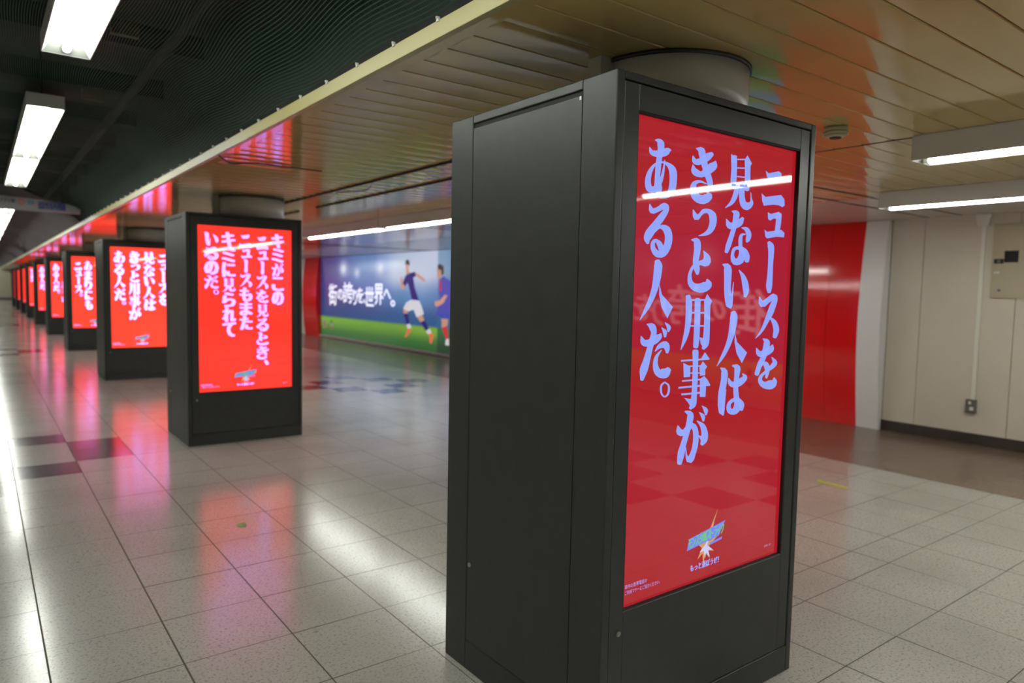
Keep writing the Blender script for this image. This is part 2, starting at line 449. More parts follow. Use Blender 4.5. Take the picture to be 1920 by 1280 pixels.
# ------------------------------------------------------------------ lettering
GLYPH = {"あ":[["S",[97,827,107,830,90,822,118,831,91,817,124,827,94,793,154,811,94,767,183,795,105,739,209,786,140,713,227,786,196,697,249,789,256,691,284,792,317,690,326,797,378,692,366,804,441,699,405,812,505,709,447,824,563,721,491,837,616,734,527,847,663,752,553,853,700,771,579,860,721,785,613,869,730,796,653,878,733,804,692,881,738,814,721,877,750,825,740,870,765,837,758,864,779,841,773,864,783,850,781,858]],["S",[259,960,259,964,262,956,263,969,270,955,271,971,302,949,304,983,327,942,343,995,335,932,394,1000,339,920,449,996,340,907,502,983,338,897,544,956,343,884,561,921,351,863,562,884,354,832,554,841,349,789,539,791,338,736,518,737,327,679,500,682,317,620,489,626,308,559,482,567,301,499,476,507,298,439,467,447,296,379,459,389,294,319,462,334,290,260,483,284,285,204,515,235,287,159,534,187,303,126,526,145,327,97,504,110,351,67,482,77,361,48,473,56,398,43,437,45]],["S",[589,668,595,668,582,667,601,667,580,663,602,664,559,602,602,603,539,540,601,542,515,480,595,480,490,418,583,416,463,357,564,351,428,304,537,289,381,260,500,233,328,223,452,180,281,199,394,135,238,187,318,99,206,183,227,76,216,182,116,78,219,182,42,116,200,203,12,163,184,236,0,213,177,277,0,267,179,327,12,327,190,375,39,386,210,423,84,442,241,472,142,495,278,515,205,540,320,548,270,575,369,575,339,602,425,593,411,622,490,602,488,635,558,601,573,641,618,589,660,638,671,562,757,627,713,525,859,603,736,492,946,562,750,459,990,503,760,415,1000,440,765,363,1000,380,764,306,998,315,755,247,987,245,741,200,958,179,722,166,909,124,696,136,844,79,664,107,763,44,615,77,668,21,546,45,571,10,472,11,480,1,467,9,474,0,467,5,469,2]]],"る":[["S",[156,944,166,946,149,941,175,945,149,936,180,942,142,888,231,904,139,836,279,872,189,784,299,870,310,776,287,875,399,799,334,881,479,824,399,897,573,853,471,927,662,882,556,968,691,889,667,1000,653,895,797,980,660,898,846,930,666,887,843,874,632,858,805,818,563,814,750,759,490,766,692,704,426,719,632,653,360,672,566,604,292,623,502,554,216,572,438,499,136,519,376,444,71,468,326,399,30,420,289,366,7,376,259,340,0,332,236,322,18,291,216,307,54,265,201,286,88,244,189,259,102,231,188,243,132,229,163,233]],["S",[365,451,352,456,381,449,344,464,395,454,351,471,456,487,398,509,513,516,449,550,558,525,525,584,605,515,632,601,653,494,752,600,675,476,867,575,692,457,943,524,716,423,981,464,731,383,998,402,732,338,1000,338,720,286,985,270,699,238,955,205,668,191,907,143,629,148,843,82,601,127,755,31,587,124,636,2,558,124,520,0,529,126,417,17,492,134,338,53,445,154,285,98,408,177,250,143,390,202,236,189,384,232,239,234,387,254,257,273,393,266,296,304,403,275,354,326,407,276,425,334,420,267,495,325,442,247,563,307,463,224,622,280,485,198,666,244,509,166,697,203,532,137,716,164,551,118,716,131,569,98,701,104,587,76,686,80,596,62,680,65,624,57,653,58]]],"人":[["S",[427,991,478,1000,387,972,531,997,388,945,557,974,386,924,581,957,380,910,607,933,375,887,623,892,371,840,621,835,367,778,609,768,359,714,591,701,351,653,570,636,339,590,544,569,323,528,511,503,298,464,471,435,268,399,426,369,235,339,378,307,200,287,332,253,163,238,284,204,125,186,229,155,85,128,163,104,43,68,89,52,1,7,16,2,0,4,13,0,3,2,8,0]],["P",[553,604,643,422,1000,215,837,20,643,209,557,421]]],"だ":[["S",[11,772,19,773,5,769,27,773,6,764,32,769,4,733,72,744,0,699,112,719,6,662,147,702,39,623,166,701,102,596,171,704,169,585,184,703,232,584,207,703,294,587,233,705,358,596,260,712,419,609,294,726,474,624,335,742,519,639,375,756,559,657,414,767,596,678,452,777,625,699,487,785,649,721,516,790,662,744,536,791,661,765,556,792,652,780,578,798,644,794,603,805,645,801,610,810,636,807,624,810]],["S",[174,970,177,974,175,965,182,978,182,962,190,977,225,933,255,984,256,906,332,988,259,891,418,966,273,876,470,920,300,852,488,869,317,822,490,817,311,786,481,764,290,742,462,713,267,696,442,664,248,652,422,620,228,608,401,576,204,557,379,526,175,494,357,463,142,426,334,392,110,364,311,324,75,312,291,265,39,263,272,213,14,209,250,166,11,149,218,118,23,91,179,69,35,33,141,18,39,16,129,3,67,5,98,0]],["S",[637,909,642,911,634,906,649,912,637,902,654,910,653,879,693,898,668,856,735,886,679,836,776,870,685,822,809,845,691,810,821,817,701,793,816,791,712,771,805,768,722,749,797,747,729,738,792,736,749,732,772,732]],["S",[739,996,746,999,736,991,754,1000,740,987,762,997,761,962,805,983,783,936,851,969,799,915,896,951,805,902,931,925,809,896,941,894,814,885,928,870,817,866,910,853,821,847,895,837,823,835,886,827,842,828,864,825]],["S",[457,492,452,494,463,490,449,497,469,492,451,500,513,508,471,527,556,525,491,556,598,538,516,584,635,545,552,610,678,548,599,633,724,550,655,652,755,549,721,665,742,549,812,662,715,561,891,624,725,556,917,586,744,538,922,555,761,520,923,532,774,509,921,510,783,500,912,492,791,486,901,478,800,471,891,466,807,457,883,452,831,450,858,448]],["S",[667,521,674,518,658,523,679,514,652,520,676,509,602,494,642,476,550,469,607,443,499,441,579,411,459,407,562,381,431,367,555,348,415,325,554,312,408,282,560,277,408,240,574,245,417,197,595,216,436,154,622,189,468,110,650,170,524,66,665,167,608,33,669,174,696,15,688,180,775,8,716,187,852,13,731,189,921,36,731,183,957,67,750,179,967,93,789,184,976,115,833,192,1000,141,878,206,975,170,932,193]]],"。":[["S",[459,899,448,1000,545,849,628,933,666,793,773,872,743,738,898,787,779,666,968,678,792,575,995,566,791,480,1000,459,781,386,992,353,756,296,963,245,716,226,901,149,650,166,796,73,567,117,662,18,503,101,509,0,442,122,358,43,359,180,232,119,291,249,132,208,247,328,64,309,220,422,22,419,206,517,2,526,200,611,0,632,208,701,20,739,237,771,74,836,298,818,175,906,396,860,294,951,459,899,448,1000]]],"き":[["S",[51,821,61,823,44,817,71,824,45,812,77,820,43,783,119,800,39,750,160,780,49,715,195,769,99,683,210,773,185,671,217,779,270,674,246,783,351,686,288,792,433,703,327,803,515,728,366,819,591,757,415,844,655,785,471,873,703,808,528,898,737,827,579,914,764,846,623,924,787,864,664,932,812,883,706,941,845,904,755,954,833,927,801,945]],["S",[65,669,75,671,57,666,85,671,57,661,90,667,43,627,134,643,26,591,178,619,23,551,218,604,57,511,246,601,126,484,276,594,212,470,316,582,309,465,356,574,416,470,383,573,521,490,409,583,613,518,452,607,693,546,503,638,759,572,558,668,822,596,608,694,884,624,652,719,938,653,692,740,980,685,728,755,1000,719,761,762,995,749,799,770,975,771,844,783,958,792,890,799,960,801,903,807,945,807,925,809]],["S",[164,955,167,960,166,950,173,964,175,949,183,965,231,927,259,983,271,906,351,1000,263,894,465,988,263,885,523,942,284,855,532,896,311,813,541,857,340,769,567,817,369,723,599,772,402,674,633,726,441,624,671,677,482,572,713,625,524,520,752,572,569,468,793,518,612,417,834,462,645,375,858,405,666,341,849,352,680,306,821,309,694,268,793,270,699,255,783,257,725,250,755,251]],["S",[656,370,653,366,655,373,647,363,649,375,639,363,558,392,540,369,464,409,444,375,368,417,364,372,267,411,299,357,167,393,247,336,77,358,227,319,23,307,226,299,0,253,235,268,1,199,254,238,25,146,285,208,74,92,325,181,158,44,360,167,277,14,404,162,410,0,465,160,558,6,493,160,697,40,504,165,792,87,540,180,851,139,566,185,838,199,588,167,772,221,616,180,716,229,635,207,700,237,630,219,673,236,648,229]]],"っ":[["S",[8,901,18,905,0,893,29,906,1,884,36,899,7,775,116,820,17,659,193,748,84,555,216,741,254,573,148,739,316,654,192,752,357,717,253,791,406,767,293,836,451,809,333,897,483,826,399,956,519,837,488,989,567,843,582,1000,607,835,676,994,639,806,772,972,664,765,870,929,674,728,951,850,687,677,991,744,698,602,1000,631,700,527,990,519,689,453,963,412,667,378,918,308,641,313,859,217,616,264,787,145,583,220,704,92,535,173,611,53,463,122,505,28,372,71,394,14,279,20,286,1,273,16,279,0,272,10,274,4]]],"と":[["S",[84,954,85,959,87,950,90,964,97,948,101,965,152,933,157,978,205,920,221,993,221,907,312,1000,199,904,415,976,196,894,467,932,205,868,483,886,213,830,484,839,217,789,481,790,212,743,469,735,200,688,448,677,187,630,428,623,183,575,419,578,192,525,426,542,209,482,444,507,228,446,465,474,245,419,477,440,263,397,477,413,284,379,469,391,305,363,458,373,326,345,448,353,340,331,444,337,375,326,412,329]],["S",[595,775,604,778,588,771,616,779,591,766,624,776,607,720,710,750,619,677,800,721,613,646,874,683,597,622,917,634,581,610,925,577,604,625,842,509,633,625,686,487,561,609,583,499,463,589,505,506,370,567,424,502,275,543,343,491,188,508,278,472,119,459,221,434,62,401,175,384,23,343,151,334,2,283,155,284,0,221,180,235,21,162,218,200,73,110,263,181,155,67,315,170,260,33,368,165,388,11,433,166,531,0,510,172,679,5,562,179,816,32,602,188,925,72,650,201,1000,128,677,200,992,194,703,185,922,228,736,203,858,248,764,235,842,259,763,248,813,260,785,256]]],"用":[["S",[156,978,202,980,117,966,246,973,111,943,263,951,111,907,278,916,112,873,295,882,112,839,310,845,113,800,321,802,115,755,325,754,117,705,326,702,119,653,324,648,120,602,320,595,119,552,315,543,118,501,308,490,115,452,298,437,109,404,284,386,99,359,267,338,87,315,247,292,72,272,222,247,59,226,192,201,45,177,154,155,30,126,110,109,15,75,63,64,0,23,18,19,0,20,15,17,4,18,10,17]],["P",[101,974,321,899,321,802,113,801]],["S",[238,873,236,900,789,881,786,908]],["S",[471,925,530,925,418,913,585,912,404,885,601,884,407,791,604,789,411,696,608,693,414,603,611,600,416,517,613,512,416,437,614,430,416,361,615,353,415,291,614,283,414,231,612,221,414,183,607,172,414,146,601,133,414,112,594,99,414,75,588,63,425,49,572,39,471,35,523,31]],["S",[802,912,870,912,741,898,933,898,726,866,952,865,731,811,951,810,738,757,950,756,743,701,949,699,747,638,950,635,749,564,952,560,750,482,955,476,750,400,957,393,747,328,958,319,742,267,959,256,734,212,960,198,726,166,957,146,721,129,945,101,719,105,920,65,720,88,885,40,717,68,852,27,712,45,822,13,706,27,799,0,730,12,763,2]],["P",[725,869,819,1000,1000,875,941,793,747,792]],["P",[611,228,842,194,815,27,673,94]],["S",[274,652,272,679,807,650,805,677]],["S",[279,422,277,448,785,415,783,442]]],"事":[["S",[450,1000,507,998,400,989,561,985,388,962,577,956,394,919,578,914,400,878,579,872,406,834,580,828,411,784,581,776,414,723,582,714,416,656,585,646,417,585,587,574,417,516,587,504,417,447,587,434,416,375,585,361,414,308,583,292,410,249,580,232,404,202,580,183,396,163,581,140,387,132,578,103,380,109,565,68,378,94,537,40,376,82,500,23,366,65,467,16,355,47,437,8,345,33,415,0,360,18,385,6]],["P",[190,210,426,173,416,26,323,117]],["S",[51,811,45,839,929,812,923,842]],["P",[649,824,784,946,944,825]],["P",[122,789,342,723,344,550,152,549]],["P",[624,694,727,793,873,700,814,648,821,556,656,553]],["S",[293,717,290,738,734,705,731,727]],["S",[301,602,299,624,708,587,706,609]],["S",[107,480,101,506,753,475,747,503]],["S",[7,372,0,402,997,367,988,399]],["P",[792,401,799,532,897,480,1000,379]],["P",[656,499,798,547,863,474,857,185,676,197]],["S",[97,257,90,288,737,250,729,282]]],"が":[["S",[37,713,45,713,31,710,52,711,31,706,56,707,14,662,109,665,0,612,159,628,30,553,183,623,130,513,167,632,222,512,177,624,302,529,201,620,367,559,233,636,418,593,278,671,454,611,336,702,474,616,408,717,481,619,491,715,471,624,580,685,482,612,633,638,502,579,666,586,517,535,686,529,527,480,697,465,529,415,700,393,523,354,694,324,511,298,678,261,491,245,654,202,464,197,627,148,427,154,603,94,388,121,573,40,395,118,497,0,462,100,359,36,424,108,326,89,379,139,315,136,352,183,308,185,336,238,304,240,320,293,300,295,318,297,301,298,312,298,306,299]],["S",[231,935,236,943,232,926,246,949,245,920,261,947,296,890,328,944,330,866,411,934,321,861,499,886,318,843,520,821,312,798,504,762,300,742,481,704,280,679,454,638,254,609,420,567,227,543,389,501,202,486,362,444,176,433,338,390,149,380,317,337,119,327,302,281,89,273,290,224,68,219,276,171,61,164,256,123,62,111,232,76,64,59,208,29,70,34,192,8,107,16,150,7]],["S",[763,996,769,999,760,992,776,1000,764,988,783,997,785,963,826,983,805,937,871,968,820,915,916,950,828,902,953,923,834,892,967,893,845,878,961,868,856,858,948,849,868,837,938,831,874,826,933,820,893,819,914,817]],["S",[681,887,687,890,679,883,694,891,683,879,702,888,705,855,742,875,726,831,786,863,741,811,830,845,749,798,866,820,758,787,882,789,770,771,878,763,783,749,867,742,796,726,859,722,802,716,855,712,820,711,839,709]],["S",[621,738,627,742,619,733,636,744,625,728,645,741,659,699,698,725,694,670,754,709,721,644,813,688,738,620,868,658,752,596,911,621,766,567,944,582,778,537,968,542,785,508,986,503,787,481,997,463,785,453,1000,424,781,426,996,388,778,404,984,355,778,388,960,328,777,371,928,309,771,352,897,298,764,330,869,286,756,312,846,275,779,294,810,281]],["P",[666,484,813,444,799,349]]],"見":[["S",[205,947,266,955,151,929,324,950,140,899,343,923,148,855,348,879,156,811,354,835,162,768,359,789,166,725,362,742,166,678,364,693,163,630,363,642,159,582,362,594,156,537,360,549,155,498,356,509,154,464,352,473,154,430,347,439,153,395,342,404,165,369,325,376,216,360,272,362]],["P",[138,966,349,894,347,827,152,807]],["S",[698,904,759,910,644,886,816,904,631,857,835,878,635,827,836,848,639,798,838,818,643,768,840,787,646,734,842,752,649,694,845,712,650,651,847,668,652,606,850,622,654,562,850,576,656,519,848,532,657,476,844,487,659,433,839,443,661,390,834,399,673,366,820,374,721,359,772,362]],["P",[623,911,713,1000,891,870,810,803,636,800]],["S",[317,872,315,894,643,906,641,929]],["S",[329,725,328,747,656,751,655,774]],["S",[340,575,343,598,668,589,671,612]],["S",[184,398,185,447,761,432,762,483]],["S",[386,437,436,437,337,428,478,426,317,405,483,401,303,370,474,367,290,335,466,331,276,302,455,295,262,272,439,258,246,241,416,223,229,210,388,189,211,182,359,157,194,157,328,129,180,140,299,107,168,127,270,90,153,113,239,76,132,97,204,61,105,76,161,46,72,54,112,31,37,31,63,16,3,8,15,1,0,6,10,0,1,3,5,1]],["S",[538,473,596,477,485,458,649,469,471,430,664,443,472,371,664,384,473,311,664,326,478,254,671,274,487,199,688,226,501,146,711,185,530,97,737,162,585,54,763,156,668,23,779,159,792,18,758,160,898,51,765,155,963,96,816,161,1000,141,857,169,998,182,878,176,970,210,887,198,945,236,890,229,929,271,890,266,915,310,886,306,901,349,881,347,899,352,882,350,893,352,887,351]]],"な":[["S",[6,822,15,824,0,818,25,825,2,814,31,821,4,780,84,799,5,742,137,776,18,704,182,761,66,666,204,762,155,647,202,768,241,648,216,771,313,657,248,775,377,668,285,782,442,682,317,792,507,700,351,805,564,721,387,820,612,746,421,832,647,774,452,840,665,803,488,850,672,828,530,865,680,852,574,880,691,869,601,893,670,883,638,891]],["S",[200,973,204,978,201,967,213,983,211,964,224,983,258,940,296,993,289,918,385,1000,271,913,484,973,264,910,510,919,265,881,488,874,260,838,464,832,252,788,446,783,239,734,424,726,222,681,399,670,199,629,372,615,170,577,342,560,140,524,313,506,105,469,285,450,69,415,257,395,40,365,229,345,24,321,199,303,14,281,169,266,5,242,138,228,6,223,119,211,38,211,78,207]],["S",[595,694,597,699,597,690,603,703,605,688,612,703,651,676,664,709,697,665,720,715,729,654,784,718,744,644,852,709,758,631,908,687,777,614,950,660,794,595,980,630,803,578,999,597,804,562,1000,561,798,540,987,527,790,515,968,499,785,494,950,478,787,481,932,463,794,475,910,452,798,466,890,447,802,455,871,442,798,445,857,434,813,437,834,433]],["S",[783,590,785,583,775,596,780,576,761,596,767,573,708,597,717,564,647,596,675,556,580,580,662,548,538,548,658,533,515,511,655,507,504,472,655,474,505,426,655,433,515,376,660,386,526,326,675,344,540,280,711,310,549,241,762,273,544,213,798,224,530,182,800,167,510,151,777,110,498,140,714,54,482,134,604,16,451,127,479,0,455,120,343,13,441,118,263,61,396,139,238,113,365,169,233,162,361,206,241,211,378,246,263,261,404,273,304,306,432,283,375,335,477,288,459,349,527,287,542,354,579,278,630,351,632,262,723,340,672,245,811,317,704,224,880,283,735,196,931,242,759,170,965,201,771,150,975,160,778,125,966,126,784,95,956,96,796,73,942,73,843,63,894,63]]],"い":[["S",[0,971,4,978,1,963,13,985,12,958,26,984,58,924,97,996,80,896,193,1000,64,885,299,950,66,846,338,867,74,773,341,780,81,693,338,695,87,614,335,613,91,530,328,531,98,444,329,451,110,354,345,369,124,266,369,285,143,191,390,210,167,120,401,139,198,53,405,85,375,0,266,97,419,74,269,100,424,158,311,171,428,254,347,260,429,359,371,361,429,477,389,478,429,595,406,595,427,598,408,599,421,600,415,600]],["S",[594,871,603,875,589,866,614,877,592,860,622,873,618,823,672,847,644,786,724,822,667,751,776,793,685,715,825,759,700,677,868,719,713,637,906,676,726,595,939,632,738,555,964,587,750,516,983,541,762,475,995,493,774,436,1000,447,784,402,999,404,792,376,989,366,799,351,971,334,805,325,950,309,811,296,932,284,815,275,918,264,846,263,882,259]]],"は":[["S",[35,952,41,958,33,945,51,962,42,940,63,959,72,907,124,956,85,884,203,944,75,871,278,895,77,837,303,829,80,781,300,760,75,716,289,687,56,644,271,608,29,563,247,526,8,479,230,447,0,392,223,368,0,306,222,287,9,228,222,214,30,147,225,139,61,72,228,75,211,10,113,82,239,76,120,99,244,164,151,180,249,256,180,267,256,342,206,350,264,434,230,439,272,525,255,528,271,528,256,530,266,530,261,530]],["S",[323,743,333,745,316,740,343,744,318,734,349,739,320,702,389,712,321,667,428,684,333,629,462,666,375,589,482,663,445,560,499,663,518,546,529,660,591,541,564,659,663,543,593,661,733,553,617,667,794,570,647,680,844,589,683,697,883,607,721,714,918,626,762,728,954,649,800,739,986,679,825,744,1000,720,836,738,968,761,850,733,920,782,847,748,874,795,827,771,835,807,809,795,826,811,804,801,815,810,808,806]],["S",[437,978,440,988,441,968,450,996,457,962,468,995,511,937,533,1000,545,917,620,1000,528,916,721,953,528,900,743,887,531,850,725,827,531,785,708,765,527,707,698,688,521,619,689,602,519,535,688,523,526,460,699,454,538,391,719,389,549,327,742,330,562,267,776,278,571,220,818,222,568,194,837,157,559,168,809,95,543,141,754,46,535,128,672,10,526,125,565,0,499,124,458,15,494,120,359,57,479,131,313,117,458,167,303,175,451,198,314,227,463,221,351,268,494,243,405,299,532,258,465,322,574,261,532,337,617,257,613,343,646,248,704,331,680,229,791,299,722,200,867,255,748,178,923,203,759,162,935,149,765,132,916,109,771,95,898,75,777,75,885,58,811,61,849,55]]],"ニ":[["P",[127,945,257,892,684,1000,801,953,808,851,705,726,520,692,291,682,192,788]],["P",[0,324,168,244,826,367,978,258,1000,93,908,39,754,75,520,69,247,25,113,0,36,134]]],"ュ":[["P",[123,927,281,882,674,1000,812,905,745,755,420,731,264,643,155,686]],["S",[642,960,724,964,567,932,799,946,546,877,818,892,546,811,816,826,546,746,814,760,545,681,810,691,542,610,804,614,536,530,792,528,527,442,777,438,516,351,760,346,506,261,744,255,517,213,720,207,580,190,651,189]],["P",[0,298,131,233,827,361,1000,269,989,99,625,95,146,0,57,58]]],"ー":[["S",[81,982,209,995,0,963,362,1000,51,944,478,987,77,923,612,978,79,907,771,963,78,893,906,935,109,873,973,902,156,847,996,863,197,804,1000,812,222,735,988,739,237,650,962,652,243,567,942,569,241,494,939,495,230,423,943,423,212,353,946,351,173,278,952,274,126,201,959,197,111,136,951,134,153,91,919,93,229,58,873,63,303,28,828,31,352,8,798,11,500,0,658,1]]],"ス":[["S",[86,923,98,925,77,919,110,924,77,913,117,919,73,848,191,865,74,776,261,818,163,701,266,824,345,708,215,830,436,753,279,850,512,792,366,882,604,829,455,921,697,866,551,966,724,876,669,1000,642,892,832,964,645,891,866,905,650,868,866,854,632,838,850,803,593,796,824,750,551,746,797,699,516,693,769,648,484,639,736,591,450,583,692,531,414,521,634,469,376,454,568,407,335,386,501,345,293,319,439,283,249,254,375,219,201,193,300,159,141,135,210,106,72,78,114,59,2,21,19,14,0,18,14,12,3,15,8,13]],["S",[539,484,548,489,535,478,560,491,541,472,571,488,582,436,640,467,622,401,712,447,655,368,786,422,678,337,854,387,700,303,908,343,721,264,952,296,739,226,983,245,749,194,1000,193,752,165,994,143,749,133,969,99,740,95,939,62,732,55,914,26,735,27,889,3,780,9,834,0]]],"を":[["S",[19,823,31,825,11,819,44,824,13,814,52,820,15,782,105,795,16,748,156,770,32,710,200,756,92,671,217,758,188,647,224,762,283,640,252,763,372,643,294,765,458,653,336,771,546,669,383,782,631,690,439,801,706,715,496,820,763,743,541,834,792,776,573,837,790,808,607,841,770,831,647,852,753,853,690,865,754,862,700,872,739,868,720,872]],["S",[274,993,280,997,272,987,291,1000,281,983,303,998,314,957,364,995,346,933,433,992,351,918,516,976,336,914,588,936,330,903,606,888,324,875,593,845,313,838,569,805,299,799,546,766,284,759,525,725,266,716,499,681,245,676,471,637,224,640,439,596,200,614,404,562,170,590,367,534,136,561,334,510,102,526,305,482,74,483,276,446,48,438,246,403,24,392,217,358,0,347,186,314,0,322,159,294,46,303,102,293]],["S",[161,402,133,411,193,399,114,424,215,407,122,437,252,431,155,461,287,457,189,488,320,477,226,514,347,484,273,535,369,480,335,549,384,472,410,554,385,465,495,544,378,464,573,515,389,453,615,476,411,426,633,434,433,394,639,393,450,363,638,355,459,336,627,321,463,308,607,290,463,278,583,262,464,246,562,234,467,234,550,223,492,225,522,221]],["S",[701,629,709,632,697,626,719,632,700,622,727,629,731,580,810,602,757,541,900,571,753,523,965,525,743,520,954,473,723,506,898,440,682,481,829,414,620,451,739,388,540,416,635,364,459,383,541,339,376,354,458,311,290,326,386,282,220,294,342,255,176,256,327,230,158,214,330,207,169,169,348,191,216,122,384,176,293,78,436,163,403,39,478,159,536,14,530,164,676,0,599,173,812,4,643,180,920,34,668,178,977,78,714,178,1000,123,755,178,981,168,786,176,932,197,810,192,886,218,831,216,878,225,832,223,861,227,845,227]]]}
PLACE = {"あ": [0.1372, 1.654, 0.2734, 1.8226], "る": [0.1398, 1.4843, 0.2628, 1.6445], "人": [0.1339, 1.303, 0.2764, 1.4792], "だ": [0.1397, 1.1261, 0.2792, 1.2958], "。": [0.2309, 1.0693, 0.2766, 1.1181], "き": [0.3342, 1.6553, 0.4604, 1.825], "っ": [0.3505, 1.5576, 0.4689, 1.6438], "と": [0.3388, 1.3852, 0.4567, 1.5518], "用": [0.3189, 1.2073, 0.4619, 1.3817], "事": [0.3151, 1.0221, 0.47, 1.2097], "が": [0.3125, 0.852, 0.4688, 1.0302], "見": [0.5075, 1.6531, 0.6562, 1.8306], "な": [0.5151, 1.4762, 0.6533, 1.6512], "い": [0.5063, 1.3354, 0.6533, 1.4802], "は": [0.512, 0.9857, 0.6658, 1.1531], "ニ": [0.7001, 1.6784, 0.8372, 1.8006], "ュ": [0.7256, 1.5723, 0.8438, 1.6659], "ー": [0.7452, 1.3889, 0.7872, 1.5641], "ス": [0.7011, 1.2335, 0.8398, 1.3879], "を": [0.7066, 1.0563, 0.8419, 1.2351], "人2": [0.4986, 1.1517, 0.6582, 1.3286]}
def ribbon(mb, g, x0, z0, x1, z1, y, m=0):
    # brush-shaped character g inside a box of the x-z plane, facing -y
    for kind, a in GLYPH[g]:
        X = lambda v: x0+(x1-x0)*v/1000
        Z = lambda v: z0+(z1-z0)*v/1000
        if kind == 'P':
            mb.face([(X(a[i]), y, Z(a[i+1])) for i in range(0, len(a), 2)], m)
        else:
            for i in range(0, len(a)-4, 4):
                p = [(X(a[i]),y,Z(a[i+1])), (X(a[i+2]),y,Z(a[i+3])), (X(a[i+6]),y,Z(a[i+7])), (X(a[i+4]),y,Z(a[i+5]))]
                mb.face(p, m)
_font_cache = {}
def font_glyph(ch):
    if ch not in _font_cache:
        cu = bpy.data.curves.new('glyph', 'FONT'); cu.body = ch; cu.resolution_u = 2
        o = bpy.data.objects.new('glyph', cu); COL.objects.link(o)
        dg = bpy.context.evaluated_depsgraph_get(); dg.update()
        me = bpy.data.meshes.new_from_object(o.evaluated_get(dg))
        v = [(p.co.x, p.co.y) for p in me.vertices]; f = [tuple(q.vertices) for q in me.polygons]
        bpy.data.objects.remove(o); bpy.data.curves.remove(cu); bpy.data.meshes.remove(me)
        _font_cache[ch] = (v, f)
    return _font_cache[ch]
def char(mb, ch, x0, z0, x1, z1, put, m=0, bold=0.0, boldz=0.0, full=True):
    # font outline of ch stretched into the box; put(u, w) turns sheet coordinates into a point
    v, f = font_glyph(ch)
    if not v: return
    ax, bx = min(p[0] for p in v), max(p[0] for p in v); ay, by = min(p[1] for p in v), max(p[1] for p in v)
    if not full: ax, bx, ay, by = 0, 1, -0.1, 0.88
    offs = [(0, 0)] + ([(k*bold/2, 0) for k in (-2, -1, 1, 2)] if bold else []) + ([(0, boldz), (0, -boldz), (bold, boldz), (-bold, -boldz), (bold, -boldz), (-bold, boldz)] if boldz else [])
    for ox, oz in offs:
        k = len(mb.v)
        mb.v += [put(x0+(x1-x0)*(p[0]-ax)/(bx-ax+1e-9)+ox, z0+(z1-z0)*(p[1]-ay)/(by-ay+1e-9)+oz) for p in v]
        for q in f: mb.f.append(tuple(k+i for i in q)); mb.m.append(m); mb.sm.append(False)
def line(mb, txt, x0, z0, x1, h, put, m=0, bold=0.0):
    w = (x1-x0)/len(txt)
    for i, ch in enumerate(txt):
        if ch != ' ': char(mb, ch, x0+w*i, z0, x0+w*(i+0.94), z0+h, put, m, bold, full=False)
def column(mb, txt, x0, x1, z1, z0, y):
    wt = [0.42 if c in '。、' else (0.72 if c in 'ュっ' else 1.0) for c in txt]
    u = (z1-z0)/sum(wt); z = z1; w = x1-x0
    for c, k in zip(txt, wt):
        a, b = z-u*k*0.97, z-u*0.03
        xa, xb = x0, x1
        if c in '。、': xa, xb = x0+w*0.62, x0+w*0.98; a = b-u*0.34
        if c == 'ュ': xa = x0+w*0.14
        if c == 'ー': xa, xb = x0+w*0.34, x0+w*0.66
        if c in GLYPH: ribbon(mb, c, xa, a, xb, b, y)
        else: char(mb, c, xa+w*0.07, a, xb-w*0.07, b, lambda p, q: (p, y, q), 0, bold=w*0.085, boldz=0.002)
        z -= u*k

YS = 0.0172          # screen surface depth behind the kiosk front
def letter_mesh(kind):
    mb = MB(); y = YS-0.0006
    put = lambda p, q: (p, y, q)
    if kind == 'A':
        for g, (x0, z0, x1, z1) in PLACE.items(): ribbon(mb, g[0], x0, z0, x1, z1, y)
    elif kind == 'B':
        column(mb, 'キミがこの', 0.714, 0.822, 1.842, 1.204, y)
        column(mb, 'ニュースを見るとき、', 0.577, 0.685, 1.815, 0.663, y)
        column(mb, 'ニュースもまた', 0.434, 0.542, 1.824, 0.987, y)
        column(mb, 'キミに見られて', 0.289, 0.400, 1.833, 0.927, y)
        column(mb, 'いるのだ。', 0.145, 0.262, 1.824, 1.289, y)
    elif kind == 'C':
        column(mb, 'ニュース。', 0.14, 0.27, 1.77, 1.08, y)
        column(mb, 'あまりにも', 0.31, 0.44, 1.80, 0.82, y)
    return mb
def print_meshes():
    put = lambda p, q: (p, YS-0.0006, q)
    a = MB(); line(a, '車内の携帯電話の', 0.108, 0.512, 0.205, 0.014, put); line(a, 'ご利用マナーにご協力ください。', 0.108, 0.494, 0.270, 0.013, put)
    b = MB(); line(b, 'もっと遊ぼうぜ！', 0.405, 0.496, 0.565, 0.024, put, bold=0.0015)
    c = MB(); line(c, '©MIXI', 0.812, 0.492, 0.858, 0.011, put)
    return [('notice', a), ('tagline', b), ('copyright', c)]
